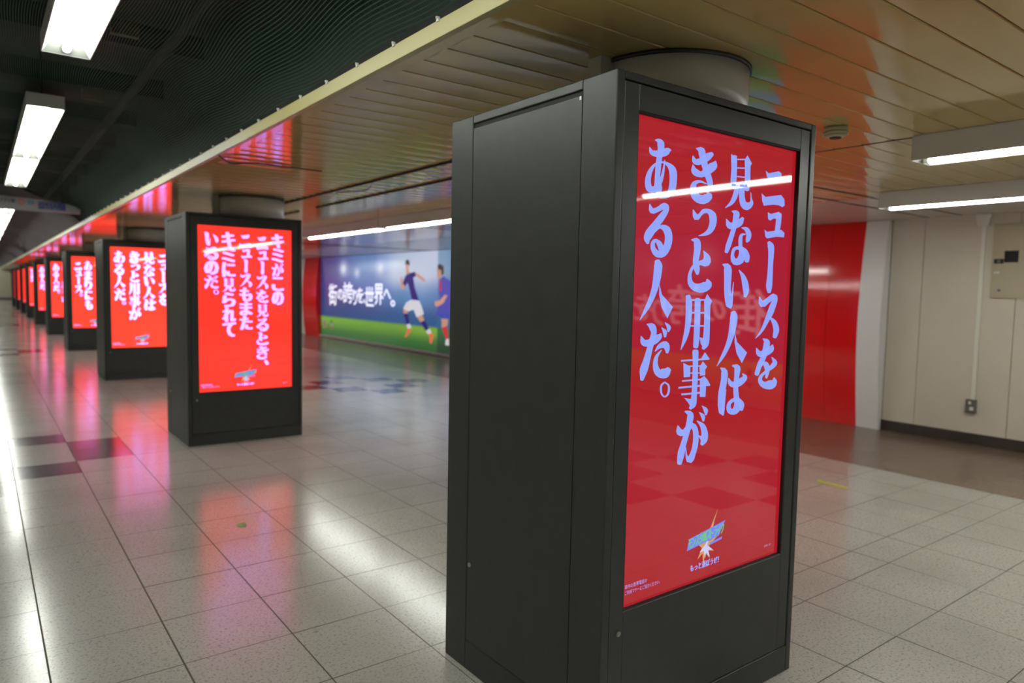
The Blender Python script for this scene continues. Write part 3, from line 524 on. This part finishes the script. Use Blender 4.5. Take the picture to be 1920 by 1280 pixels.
def logo_mesh():
    mb = MB()
    def star(cx, cz, pts, y, m):
        for i in range(len(pts)):
            a, r, wd = pts[i]
            t = math.radians(a); d = (math.cos(t), math.sin(t)); nrm = (-d[1], d[0])
            mb.face([(cx-nrm[0]*wd, y, cz-nrm[1]*wd), (cx+d[0]*r, y, cz+d[1]*r), (cx+nrm[0]*wd, y, cz+nrm[1]*wd)], m)
    star(0.475, 0.565, [(62,0.135,0.009),(20,0.07,0.012),(-25,0.055,0.012),(-58,0.052,0.012),(-95,0.06,0.012),(-135,0.05,0.012),(150,0.07,0.010),(112,0.06,0.010)], YS-0.0006, 2)
    star(0.478, 0.562, [(62,0.09,0.006),(-20,0.042,0.010),(-55,0.045,0.010),(-90,0.035,0.010),(200,0.03,0.010)], YS-0.0009, 3)
    # slanted wordmark
    sh = lambda p, q, y: (p, y, q + 0.10*(p-0.4))
    put1 = lambda p, q: sh(p, q, YS-0.0012)
    put2 = lambda p, q: sh(p, q, YS-0.0015)
    mb.face([sh(0.385, 0.571, YS-0.0011), sh(0.545, 0.574, YS-0.0011), sh(0.578, 0.617, YS-0.0011), sh(0.395, 0.607, YS-0.0011)], 1)
    w = 0.182/10
    for i, ch in enumerate('モンスターストライク'):
        char(mb, ch, 0.391+w*i, 0.577, 0.391+w*(i+0.92), 0.606+0.0006*i, put2, 0, bold=0.0012)
    mb.face([sh(0.50, 0.556, YS-0.0011), sh(0.562, 0.558, YS-0.0011), sh(0.564, 0.566, YS-0.0011), sh(0.50, 0.564, YS-0.0011)], 1)
    return mb.mesh('logo', [M['logo_green'], M['logo_blue'], M['logo_gold'], M['logo_pale']])

# ------------------------------------------------------------------ kiosks
KW, KD, KH, KX = 0.985, 0.83, 1.98, 1.378
def kiosk_parts():
    b = MB(); g = 0.0025
    b.box(0.006, KW-0.006, 0.03, KD-0.006, 0.012, KH-0.006, 1)      # dark core seen through the gaps
    for x0, x1 in ((0, 0.03), (KW-0.03, KW)):
        b.box(x0, x1, 0, 0.1375, 0.0, KH-0.0, 0)
        b.box(x0, x1, 0.6925, KD, 0.0, KH-0.0, 0)
        b.box(x0, x1, 0.1375, 0.6925, 0.0, 0.108, 0)
        b.box(x0, x1, 0.1375, 0.6925, KH-0.030, KH, 0)
    b.box(0.03, KW-0.03, 0, 0.05, KH-0.022, KH, 0)
    b.box(0.03, KW-0.03, 0, 0.05, 0, 0.098, 0)
    b.box(0.03, KW-0.03, KD-0.04, KD, 0, 0.098, 0); b.box(0.03, KW-0.03, KD-0.04, KD, KH-0.022, KH, 0)
    b.box(0.03, KW-0.03, 0.05, KD-0.04, KH-0.02, KH, 0)
    body = b.mesh('body', [M['kiosk'], M['kiosk_gap']])
    sd = MB(); sd.box(0.0005, 0.02, 0.1375+g, 0.6925-g, 0.108+g, KH-0.044)
    sr = MB(); sr.box(KW-0.02, KW-0.0005, 0.1375+g, 0.6925-g, 0.108+g, KH-0.044)
    fd = MB(); x0, x1, z0, z1 = 0.0335, KW-0.0335, 0.1015, KH-0.0255
    sx0, sx1, sz0, sz1 = 0.090, 0.896, 0.455, 1.884
    fd.box(x0, sx0, 0.003, 0.03, z0, z1); fd.box(sx1, x1, 0.003, 0.03, z0, z1)
    fd.box(sx0, sx1, 0.003, 0.03, z0, sz0); fd.box(sx0, sx1, 0.003, 0.03, sz1, z1)
    e = 0.003
    fd.box(sx0, sx0+e, 0.004, 0.03, sz0, sz1, 1); fd.box(sx1-e, sx1, 0.004, 0.03, sz0, sz1, 1)
    fd.box(sx0, sx1, 0.004, 0.03, sz0, sz0+e, 1); fd.box(sx0, sx1, 0.004, 0.03, sz1-e*2, sz1, 1)
    rd = MB(); rd.box(x0, x1, KD-0.02, KD-0.003, z0, z1)
    sc = MB(); sc.box(sx0+e, sx1-e, YS, 0.0295, sz0+e, sz1-2*e)
    def lock(p, ax):
        k = MB(); q = tuple(p[i]-ax[i]*0.004 for i in range(3))
        k.cyl(p, q, 0.008, n=16); q2 = tuple(q[i]-ax[i]*0.0015 for i in range(3)); k.cyl(q, q2, 0.005, n=12)
        return k.mesh('lock', M['steel'])
    return dict(body=body, side_door=[sd.mesh('side_door', M['kiosk']), sr.mesh('side_door', M['kiosk'])], front_door=fd.mesh('front_door', [M['kiosk'], M['kiosk_gap']]),
                rear_door=rd.mesh('rear_door', M['kiosk']), screen=sc, lock1=lock((0.071, 0.003, 0.395), (0, 1, 0)), lock2=lock((0.0005, 0.672, 0.395), (1, 0, 0)),
                hinge=MB().box(-0.001, 0.006, 0.141, 0.149, KH-0.056, KH-0.046).mesh('hinge_pin', M['steel']))
KP = kiosk_parts()
LM = {k: letter_mesh(k) for k in ('A', 'B', 'C', 'D')}
LOGO = logo_mesh()
PRINTS = print_meshes()
order = ['nearest kiosk', 'second kiosk', 'third kiosk', 'fourth kiosk', 'fifth kiosk', 'sixth kiosk', 'seventh kiosk', 'eighth kiosk', 'ninth kiosk', 'tenth kiosk']
KS = [(1.378, 'A', 'near'), (6.34, 'B', 'mid'), (11.30, 'A', 'far'), (16.5, 'C', 'far'), (21.6, 'A', 'far'), (26.7, 'A', 'far'), (31.6, 'B', 'far'), (36.4, 'D', 'mid'), (41.3, 'D', 'mid'), (46.2, 'D', 'last')]
desc = {0: 'nearest black advertising kiosk, tall red screen with four columns of lavender writing',
        1: 'second black advertising kiosk, whole red screen with five columns of writing',
        2: 'third black advertising kiosk, red screen half hidden behind the second kiosk',
        3: 'fourth black advertising kiosk, two columns of writing visible beside the third',
        4: 'fifth black advertising kiosk, one column of writing visible beside the fourth',
        5: 'sixth black advertising kiosk in the row, narrow slice of lettered screen',
        6: 'seventh black advertising kiosk in the row, last with writing visible',
        7: 'eighth black advertising kiosk in the row, thin plain red slice',
        8: 'ninth black advertising kiosk in the row, plain red slice before the last',
        9: 'last and farthest kiosk of the row, dim magenta screen'}
GK = 'black advertising kiosks in a row'
for i, (ky, txt, lv) in enumerate(KS):
    t = thing('advertising_kiosk', desc[i], 'kiosk', (KX, ky, 0), GK)
    bo = link('body', KP['body'], t); bevel(bo, 0.004, 2)
    for me in KP['side_door']: sdo = bevel(link('side_door', me, t), 0.0015, 1)
    fdo = bevel(link('front_door', KP['front_door'], t), 0.0015, 1)
    rdo = link('rear_door', KP['rear_door'], t)
    so = link('screen', KP['screen'].mesh('screen', SCR[lv][0]), t); so['label'] = 'lit red screen'
    if LM[txt].v: link('lettering', LM[txt].mesh('lettering', SCR[lv][1]), so)
    for nme, pmb in PRINTS: link(nme, pmb.mesh(nme, SCR[lv][1]), so)
    go = link('logo', LOGO, so)
    k1 = link('lock', KP['lock1'], fdo)
    doors = [c for c in t.children if c.name.startswith('side_door')]
    if i < 2: link('lock', KP['lock2'], sdo if not doors else doors[0]); link('hinge_pin', KP['hinge'], doors[0] if doors else sdo)
    # round column rising out of the kiosk top, and the square conduit beside it
    c = thing('round_column', 'grey round column rising from the top of the %s' % order[i], 'column', (KX+0.66, ky+0.40, KH), 'grey round columns above the kiosks')
    s = MB(); s.cyl((0,0,0), (0,0,ZC-KH-0.002), 0.283, n=64); link('shaft', s.mesh('shaft', M['column']), c)
    s = MB(); s.cyl((0,0,ZC-KH-0.014), (0,0,ZC-KH-0.001), 0.291, n=64); link('ceiling_ring', s.mesh('ceiling_ring', M['column_ring']), c)
    s = MB(); s.box(-0.026, 0.026, -0.032, 0.032, 0, ZC-KH-0.001)
    o = s.build('square_conduit', M['post']); o.location = (KX+0.348, ky+0.435, KH)
    tag(o, 'grey square conduit between ceiling and top of the %s' % order[i], 'conduit', 'square conduits above the kiosks')

# ------------------------------------------------------------------ football posters on the right wall
def lerp(a, b, t): return tuple(a[i]+(b[i]-a[i])*t for i in range(3))
def clamp(t): return max(0.0, min(1.0, t))
def sm(a, b, t): t = clamp((t-a)/(b-a)); return t*t*(3-2*t)
def poster_col(s, z):
    # s metres from the left edge, z metres above floor; printed stadium picture in sRGB 0-255
    sky = lerp((58, 60, 128), (98, 138, 198), sm(0.2, 2.8, s))
    sky = lerp(sky, (186, 208, 240), sm(2.9, 5.0, s)*sm(1.2, 1.75, z)*(1-sm(6.3, 7.5, s)))
    mid = lerp((46, 66, 124), (66, 130, 188), sm(0.5, 5, s))
    c = lerp(mid, sky, sm(1.05, 1.65, z))
    crowd = lerp((32, 66, 118), (40, 92, 150), sm(0, 5, s))
    rnd = math.sin(s*37.7+z*11)*math.sin(z*53.1+s*9)*0.5+0.5
    crowd = lerp(crowd, (84, 120, 170), 0.45*rnd*rnd)
    c = lerp(crowd, c, sm(0.75, 1.15, z))
    for bs, bz, r, k in ((1.50, 1.85, 0.24, 1.0), (2.32, 1.74, 0.15, 0.8), (3.6, 1.83, 0.22, 0.75), (4.4, 1.72, 0.5, 0.6), (5.5, 1.74, 0.7, 0.6), (6.0, 2.1, 0.5, 0.5)):
        d = math.hypot(s-bs, (z-bz)*1.3)/r
        c = lerp(c, (226, 232, 252), k*math.exp(-d*d))
    gr = lerp((42, 104, 52), (112, 168, 64), sm(0.1, 0.52, z))
    gr = lerp(gr, (150, 190, 70), 0.5*sm(4, 6, s)*sm(0.3, 0.5, z))
    if s > 6.23: gr = lerp((24, 70, 48), (40, 120, 70), sm(0.1, 0.55, z)); 
    if s > 6.23: c = lerp(c, (60, 120, 160), 0.45)
    return lerp(gr, c, sm(0.55, 0.60, z))
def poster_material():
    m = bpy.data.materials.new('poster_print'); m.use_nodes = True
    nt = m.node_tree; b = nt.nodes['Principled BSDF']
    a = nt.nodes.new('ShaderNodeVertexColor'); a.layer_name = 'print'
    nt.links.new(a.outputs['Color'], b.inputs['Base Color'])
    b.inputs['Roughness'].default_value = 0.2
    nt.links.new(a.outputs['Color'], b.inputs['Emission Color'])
    b.inputs['Emission Strength'].default_value = 0.6     # glow added to brighten the print, which has no lamp behind it
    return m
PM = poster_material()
PLEN = 13.95
def poster_print_mesh():
    mb = MB(); nu, nv = 420, 90
    mb.grid(lambda u, v: (0, -PLEN*u, 0.06+2.11*v), nu, nv, 0, False)
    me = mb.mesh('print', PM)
    att = me.color_attributes.new('print', 'FLOAT_COLOR', 'POINT')
    for i, vv in enumerate(me.vertices):
        c = poster_col(-vv.co.y, vv.co.z)
        att.data[i].color = srgb(*c)
    return me
PLAYER = {"hair":[13.963,1.996,13.849,2.015,13.775,1.965,13.762,1.883,13.875,1.857,13.978,1.886],"face":[13.967,1.908,13.784,1.883,13.805,1.774,13.872,1.714,13.941,1.753],"neck":[13.93,1.761,13.794,1.774,13.758,1.678,13.917,1.665],"shirt":[13.94,1.665,13.758,1.713,13.508,1.744,13.441,1.668,13.6,1.609,13.529,1.393,13.348,1.12,13.663,1.132,13.751,1.336,13.856,1.5,13.97,1.411,14.098,1.429,14.042,1.555],"arm1":[14.189,1.61,14.131,1.644,14.089,1.582,14.063,1.471,13.97,1.438,14.061,1.34,14.144,1.387,14.199,1.526],"arm2":[13.536,1.739,13.371,1.694,13.155,1.614,13.069,1.561,13.1,1.51,13.207,1.542,13.397,1.617,13.479,1.641],"shorts":[13.691,1.131,13.332,1.118,13.222,0.995,13.127,0.838,13.433,0.753,13.575,0.924,13.856,0.86,14.042,0.928,13.917,1.057],"thigh1":[14.042,0.928,13.816,0.878,13.843,0.816,14.011,0.809],"sock1":[14.016,0.815,13.821,0.822,13.754,0.593,13.885,0.573],"cuff1":[13.885,0.578,13.725,0.6,13.667,0.51,13.826,0.484],"boot1":[13.826,0.493,13.644,0.489,13.733,0.401,13.902,0.288,13.96,0.304,13.859,0.421],"thigh2":[13.417,0.762,13.18,0.825,13.098,0.695,13.252,0.653],"sock2":[13.268,0.655,13.082,0.707,12.911,0.543,13.024,0.478],"cuff2":[13.035,0.483,12.859,0.538,12.795,0.452,12.939,0.422],"boot2":[12.903,0.43,12.734,0.451,12.707,0.384,12.78,0.23,12.863,0.242,12.875,0.347],"bhair":[12.585,1.864,12.472,1.895,12.349,1.84,12.336,1.683,12.442,1.658,12.445,1.76,12.574,1.787],"bface":[12.604,1.792,12.44,1.76,12.432,1.632,12.509,1.576,12.589,1.615],"bshirt":[12.514,1.569,12.344,1.637,12.126,1.561,11.961,1.506,11.944,0.859,12.13,0.788,12.371,0.765,12.622,0.858,12.564,0.963,12.48,1.197,12.533,1.35],"bstripe":[12.489,1.556,12.411,1.574,12.424,1.321,12.504,1.346],"barm":[12.678,1.115,12.479,1.146,12.286,1.265,12.18,1.254,12.331,1.093,12.575,1.01,12.676,1.032],"bthigh":[12.406,0.776,12.144,0.775,12.174,0.634,12.391,0.579],"bsock":[12.391,0.585,12.189,0.634,12.121,0.397,12.216,0.36],"bboot":[12.225,0.359,12.111,0.382,12.098,0.241,12.242,0.243]}
pm_cols = dict(hair=(48,36,34), face=(214,170,150), neck=(200,156,136), shirt=(36,40,128), arm1=(206,160,140), arm2=(214,170,150), shorts=(226,228,240), thigh1=(206,160,140),
  sock1=(34,38,120), cuff1=(226,226,236), boot1=(236,120,84), thigh2=(206,160,140), sock2=(34,38,120), cuff2=(226,226,236), boot2=(236,120,84),
  bhair=(52,36,32), bface=(208,160,136), bshirt=(56,84,186), bstripe=(196,50,70), barm=(212,164,140), bthigh=(206,158,134), bsock=(214,54,72), bboot=(226,226,230))
pmats = {}
for k, c in pm_cols.items():
    if c not in pmats: pmats[c] = mat('ink_%d_%d_%d' % c, srgb(*c), 0.2, emit=srgb(*c), es=0.6)  # printed inks carry the same added glow as the poster sheet
def player_mesh(prefix_b):
    cols = []; mb = MB(); q = 0
    for k, a in PLAYER.items():
        if (k[0] == 'b' and k != 'boot1' and k != 'boot2') != prefix_b: continue
        c = pm_cols[k]
        if c not in cols: cols.append(c)
        q += 1
        pts = [(-0.0006-0.0003*q, a[i]-18.80, a[i+1]) for i in range(0, len(a), 2)]
        mb.face(pts, cols.index(c))
    return mb.mesh('footballer_print', [pmats[c] for c in cols])
def poster_letters():
    mb = MB()
    put = lambda p, q: (-0.002, -p, q)
    for ch, (y0, z1), (y1, z0) in (('街', (18.252,1.45), (17.73,0.891)), ('の', (17.675,1.321), (17.319,1.04)), ('誇', (17.307,1.503), (16.732,0.974)), ('り', (16.70,1.32), (16.464,0.934)),
            ('を', (16.454,1.366), (16.10,0.995)), ('、', (16.09,1.092), (15.983,0.988)), ('世', (16.003,1.394), (15.521,0.931)), ('界', (15.498,1.47), (15.029,0.976)),
            ('へ', (15.005,1.35), (14.656,1.124)), ('。', (14.65,1.10), (14.447,0.958))):
        char(mb, ch, 18.80-y0, z0, 18.80-y1, z1, put, 0, bold=0.011, boldz=0.005)
    return mb.mesh('slogan', M['glow_white'])
def crest_mesh(s, z, round_):
    mb = MB(); x = -0.002
    if round_:
        mb.face([(x, -(s+0.12*math.cos(t*math.pi/16)), z+0.12*math.sin(t*math.pi/16)) for t in range(32)], 0)
        mb.face([(x-0.0006, -(s+0.06*math.cos(t*math.pi/16)), z+0.09*math.sin(t*math.pi/16)) for t in range(32)], 1)
        mb.face([(x-0.0012, -(s+0.02*math.cos(t*math.pi/16)), z+0.08*math.sin(t*math.pi/16)) for t in range(32)], 0)
    else:
        mb.face([(x, -(s+a), z+b) for a, b in ((-0.09,0.07),(0.09,0.07),(0.09,-0.04),(0,-0.14),(-0.09,-0.04))], 0)
        mb.face([(x-0.0006, -(s+a), z+b) for a, b in ((-0.07,-0.04),(0.07,-0.04),(0,-0.12))], 1)
        mb.face([(x-0.0012, -(s+0.04*math.cos(t*math.pi/8)), z+0.09+0.05*math.sin(t*math.pi/8)) for t in range(16)], 2)
    return mb.mesh('crest', [M['paper'], M['signred'], M['ink']])
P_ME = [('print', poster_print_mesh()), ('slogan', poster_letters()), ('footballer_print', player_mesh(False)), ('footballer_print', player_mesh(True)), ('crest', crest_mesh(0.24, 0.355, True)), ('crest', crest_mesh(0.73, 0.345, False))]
rl = MB(); rl.box(-0.05, 0.01, -PLEN, 0, 0.018, 0.062); P_ME.append(('bottom_rail', rl.mesh('bottom_rail', M['rail'])))
rl = MB(); rl.box(-0.03, 0.01, -PLEN, 0, 0.0, 0.0175); P_ME.append(('toe_strip', rl.mesh('toe_strip', M['base'])))
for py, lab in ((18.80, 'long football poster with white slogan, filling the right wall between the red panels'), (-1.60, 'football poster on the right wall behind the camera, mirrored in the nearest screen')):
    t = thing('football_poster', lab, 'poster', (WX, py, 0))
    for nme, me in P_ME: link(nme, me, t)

# red bulging end housings with white surround
def bulge(z, k): return k*math.sin(math.pi*clamp(z/ZC))
def surround(y_red0, y_red1, white_side, label):
    # red panels between y_red0<y_red1; white frame on side white_side (-1: lower y, +1: higher y)
    t = thing('red_display_housing', label, 'display panel', (WX, (y_red0+y_red1)/2, 0))
    yc = (y_red0+y_red1)/2
    n = 28
    seams = [y_red0, y_red0+(y_red1-y_red0)*0.33, y_red0+(y_red1-y_red0)*0.67, y_red1]
    def solid(name, ya, yb, x_off, k, m):
        mb = MB()
        fr = [(-x_off-bulge(ZC*i/n, k), ZC*i/n) for i in range(n+1)]
        z_top = ZC-0.004
        fr = [(x, min(z, z_top)) for x, z in fr]
        base = len(mb.v)
        for x, z in fr: mb.v += [(x, ya-yc, z), (x, yb-yc, z)]
        for i in range(n):
            a = base+2*i; mb.f.append((a, a+2, a+3, a+1)); mb.m.append(0); mb.sm.append(True)
        for yy, s in ((ya-yc, 1), (yb-yc, -1)):
            pts = [(x, yy, z) for x, z in fr] + [(0, yy, z_top), (0, yy, 0)]
            mb.face(pts[::s])
        mb.face([(fr[-1][0], ya-yc, z_top), (0, ya-yc, z_top), (0, yb-yc, z_top), (fr[-1][0], yb-yc, z_top)])
        return link(name, mb.mesh(name, m), t)
    for a, b in zip(seams[:-1], seams[1:]): solid('red_panel', a+0.002, b-0.002, 0.055, 0.085, M['red'])
    if white_side < 0: solid('white_surround', y_red0-0.235, y_red0-0.002, 0.065, 0.088, M['white'])
    else: solid('white_surround', y_red1+0.002, y_red1+0.235, 0.065, 0.088, M['white'])
surround(3.745, 4.83, -1, 'glossy red housing with white edge, right of the nearest kiosk beside beige wall')
surround(18.815, 19.86, 1, 'glossy red housing with white edge at the far left end of the football poster')
surround(-1.58, -0.66, 1, 'glossy red housing on the right wall behind the camera')

# ------------------------------------------------------------------ things on the beige wall
t = thing('electrical_cabinet', 'beige electrical cabinet with small dark window high on the beige wall', 'cabinet', (WX, 2.24, 1.40))
mb = MB(); mb.box(-0.035, 0, -0.34, 0.34, 0, 0.685); bevel(link('case', mb.mesh('case', M['cabinet']), t), 0.004)
mb = MB(); mb.box(-0.045, -0.036, -0.315, 0.315, 0.025, 0.66); d = bevel(link('door', mb.mesh('door', M['cabinet']), t), 0.003)
mb = MB(); mb.box(-0.051, -0.0455, 0.125, 0.235, 0.325, 0.43); w = link('window', mb.mesh('window', M['cab_dark']), d); w['label'] = 'dark square window'
mb = MB(); mb.box(-0.053, -0.0455, 0.240, 0.315, 0.315, 0.358); mb.box(-0.058, -0.053, 0.262, 0.29, 0.322, 0.35, 1); link('latch', mb.mesh('latch', [M['black'], M['plate']]), d)
mb = MB(); mb.box(-0.0475, -0.0455, 0.27, 0.314, 0.225, 0.243); link('paper_tag', mb.mesh('paper_tag', M['paper']), d)
mb = MB(); mb.cyl((-0.0455, 0.262, 0.07), (-0.054, 0.262, 0.07), 0.012, n=16); mb.box(-0.058, -0.052, 0.245, 0.262, 0.064, 0.074); link('key_lock', mb.mesh('key_lock', M['plate']), d)

t = thing('cable_trunking', 'thin white cable trunking running down the beige wall from a funnel box', 'trunking', (WX, 2.665, 0.43))
mb = MB(); mb.box(-0.022, 0, -0.017, 0.017, 0.0, 1.64); bevel(link('channel', mb.mesh('channel', M['conduit']), t), 0.003)
mb = MB()
for (z0, w0, z1, w1) in ((1.64, 0.045, 1.72, 0.06), (1.72, 0.066, 1.748, 0.066)):
    k = len(mb.v)
    mb.v += [(-0.055,-w0,z0),(0,-w0,z0),(0,w0,z0),(-0.055,w0,z0),(-0.06,-w1,z1),(0,-w1,z1),(0,w1,z1),(-0.06,w1,z1)]
    for q in ((0,3,2,1),(4,5,6,7),(0,1,5,4),(1,2,6,5),(2,3,7,6),(3,0,4,7)): mb.f.append(tuple(k+i for i in q)); mb.m.append(0); mb.sm.append(False)
bevel(link('funnel_box', mb.mesh('funnel_box', M['conduit']), t), 0.004)
t = thing('wall_outlet', 'small grey metal outlet box at the foot of the trunking', 'outlet', (WX, 2.675, 0.30))
mb = MB(); mb.box(-0.045, 0, -0.042, 0.042, 0, 0.13); bevel(link('box', mb.mesh('box', M['plate']), t), 0.004)
mb = MB(); mb.box(-0.049, -0.0455, -0.03, 0.002, 0.028, 0.062); mb.box(-0.049, -0.0455, -0.008, 0.014, 0.085, 0.112); link('socket_face', mb.mesh('socket_face', M['paper']), t)

# smoke detector
t = thing('smoke_detector', 'cream round smoke detector on the slatted ceiling right of the nearest kiosk', 'smoke detector', (3.255, 1.80, ZC-0.002))
mb = MB(); mb.cyl((0,0,0), (0,0,-0.022), 0.052, n=40); link('base', mb.mesh('base', M['detector']), t)
mb = MB(); mb.cyl((0,0,-0.022), (0,0,-0.034), 0.056, r2=0.056, n=40); mb.cyl((0,0,-0.034), (0,0,-0.046), 0.054, r2=0.036, n=40); link('sensor_head', mb.mesh('sensor_head', M['detector']), t)
mb = MB(); mb.cyl((0,0,-0.046), (0,0,-0.051), 0.026, n=32); link('sensor_vent', mb.mesh('sensor_vent', M['black']), t)

# ------------------------------------------------------------------ hanging sign across the passage
t = thing('hanging_sign', 'long white hanging direction sign with a dark blue panel under the net', 'sign', (0, 11.0, 2.275))
mb = MB()
out = [(-1.6, 0), (1.09, 0), (1.10, 0.055), (1.06, 0.085), (0.95, 0.115), (0.72, 0.145), (0.5, 0.16), (0.2, 0.175), (-1.6, 0.18)]
k = len(mb.v)
for yy in (0, 0.08): mb.v += [(x, yy, z) for x, z in out]
nn = len(out)
mb.f.append(tuple(range(nn))); mb.f.append(tuple(range(nn, 2*nn))[::-1]); mb.m += [0, 0]; mb.sm += [False, False]
for i in range(nn):
    j = (i+1) % nn; mb.f.append((j, i, nn+i, nn+j)); mb.m.append(0); mb.sm.append(False)
link('board', mb.mesh('board', M['sign']), t)
mb = MB(); mb.box(0.63, 0.93, -0.004, -0.0005, 0.028, 0.125); pn = link('blue_panel', mb.mesh('blue_panel', M['navy']), t)
mb = MB(); put = lambda p, q: (p, -0.0055, q)
char(mb, '東', 0.70, 0.072, 0.745, 0.114, put, bold=0.002)
link('panel_lettering', mb.mesh('panel_lettering', M['paper']), pn)
mb = MB(); char(mb, '口', 0.79, 0.074, 0.832, 0.112, put, bold=0.002)
link('panel_lettering', mb.mesh('panel_lettering', M['paper']), pn)
mb = MB(); line(mb, 'East Exit', 0.70, 0.036, 0.88, 0.024, put); link('small_lettering', mb.mesh('small_lettering', M['paper']), pn)
mb = MB(); put = lambda p, q: (p, -0.003, q)
line(mb, 'ノプリ線', 0.225, 0.085, 0.39, 0.05, put, bold=0.002)
link('sign_lettering', mb.mesh('sign_lettering', M['ink']), t)
mb = MB()
mb.face([(0.455+0.036*math.cos(a*math.pi/12), -0.003, 0.103+0.042*math.sin(a*math.pi/12)) for a in range(24)])
mb.face([(0.455+0.022*math.cos(a*math.pi/12), -0.0036, 0.103+0.026*math.sin(a*math.pi/12)) for a in range(24)], 1)
link('line_symbol', mb.mesh('line_symbol', [M['signred'], M['sign']]), t)
mb = MB(); mb.box(0.515, 0.585, -0.004, -0.001, 0.075, 0.13); link('line_symbol', mb.mesh('line_symbol', M['signblue']), t)
mb = MB(); mb.box(0.575, 0.60, -0.005, -0.0041, 0.068, 0.085); link('line_symbol', mb.mesh('line_symbol', M['signred']), t)
for x in (-1.2, 0.9):
    mb = MB(); mb.cyl((x, 0.04, 0.16 if x < 0 else 0.12), (x, 0.04, 0.70), 0.008, n=8); link('hanger_rod', mb.mesh('hanger_rod', M['beam']), t)

# ------------------------------------------------------------------ floor tape and small leftovers
mb = MB()
pts = [(0.0, -0.02), (0.06, 0.0), (0.10, -0.01), (0.24, 0.0), (0.255, 0.03), (0.17, 0.036), (0.10, 0.03), (0.03, 0.034), (0.0, 0.01)]
for zt, rev in ((0.0016, 1), (0.0006, -1)): mb.face([(-b*1.6, -a, zt) for a, b in pts][::rev])
o = mb.build('floor_tape', M['tape']); o.location = (5.0, 2.77, 0)
tag(o, 'torn strip of yellow tape on the pale floor right of the nearest kiosk', 'tape')
mb = MB()
for zt, rev in ((0.0016, 1), (0.0006, -1)): mb.face([(0.028*math.cos(a), 0.042*math.sin(a), zt) for a in (0, 0.9, 1.7, 2.8, 3.6, 4.4, 5.4)][::rev])
o = mb.build('floor_mark', M['green_tape']); o.location = (1.17, 4.1, 0)
tag(o, 'small green mark on a pale floor tile in front of the second kiosk', 'floor mark')

def cable(name, pts, r, m, label):
    P = [Vector(p) for p in pts]; Q = [P[0]] + P + [P[-1]]; path = []
    for i in range(1, len(Q)-2):
        for k in range(6):
            t = k/6; a, b, c, d = Q[i-1:i+3]
            path.append(0.5*((2*b)+(c-a)*t+(2*a-5*b+4*c-d)*t*t+(3*b-a-3*c+d)*t**3))
    path.append(P[-1]); mb = MB(); n = 8
    for i, p in enumerate(path):
        d = (path[min(i+1, len(path)-1)]-path[max(i-1, 0)]).normalized(); u = d.cross(Vector((0, 0, 1))).normalized(); v = d.cross(u)
        for k in range(n): mb.v.append(tuple(p+u*r*math.cos(2*math.pi*k/n)+v*r*math.sin(2*math.pi*k/n)))
    for i in range(len(path)-1):
        for k in range(n):
            j = (k+1) % n; mb.f.append((i*n+k, i*n+j, (i+1)*n+j, (i+1)*n+k)); mb.m.append(0); mb.sm.append(True)
    return tag(mb.build(name, m), label, 'cable')
cable('ceiling_wire', [(1.20, 4.62, 2.172), (1.30, 4.72, 2.150), (1.42, 4.62, 2.155), (1.62, 4.70, 2.168), (1.9, 4.72, 2.17)], 0.004, M['black'], 'short dark wire hanging from the ceiling edge above the second kiosk')
cable('ceiling_wire', [(2.37, 4.9, 2.168), (2.45, 5.2, 2.145), (2.40, 5.6, 2.16), (2.5, 6.0, 2.168)], 0.004, M['black'], 'loose dark wire along the ceiling rails right of the second kiosk')
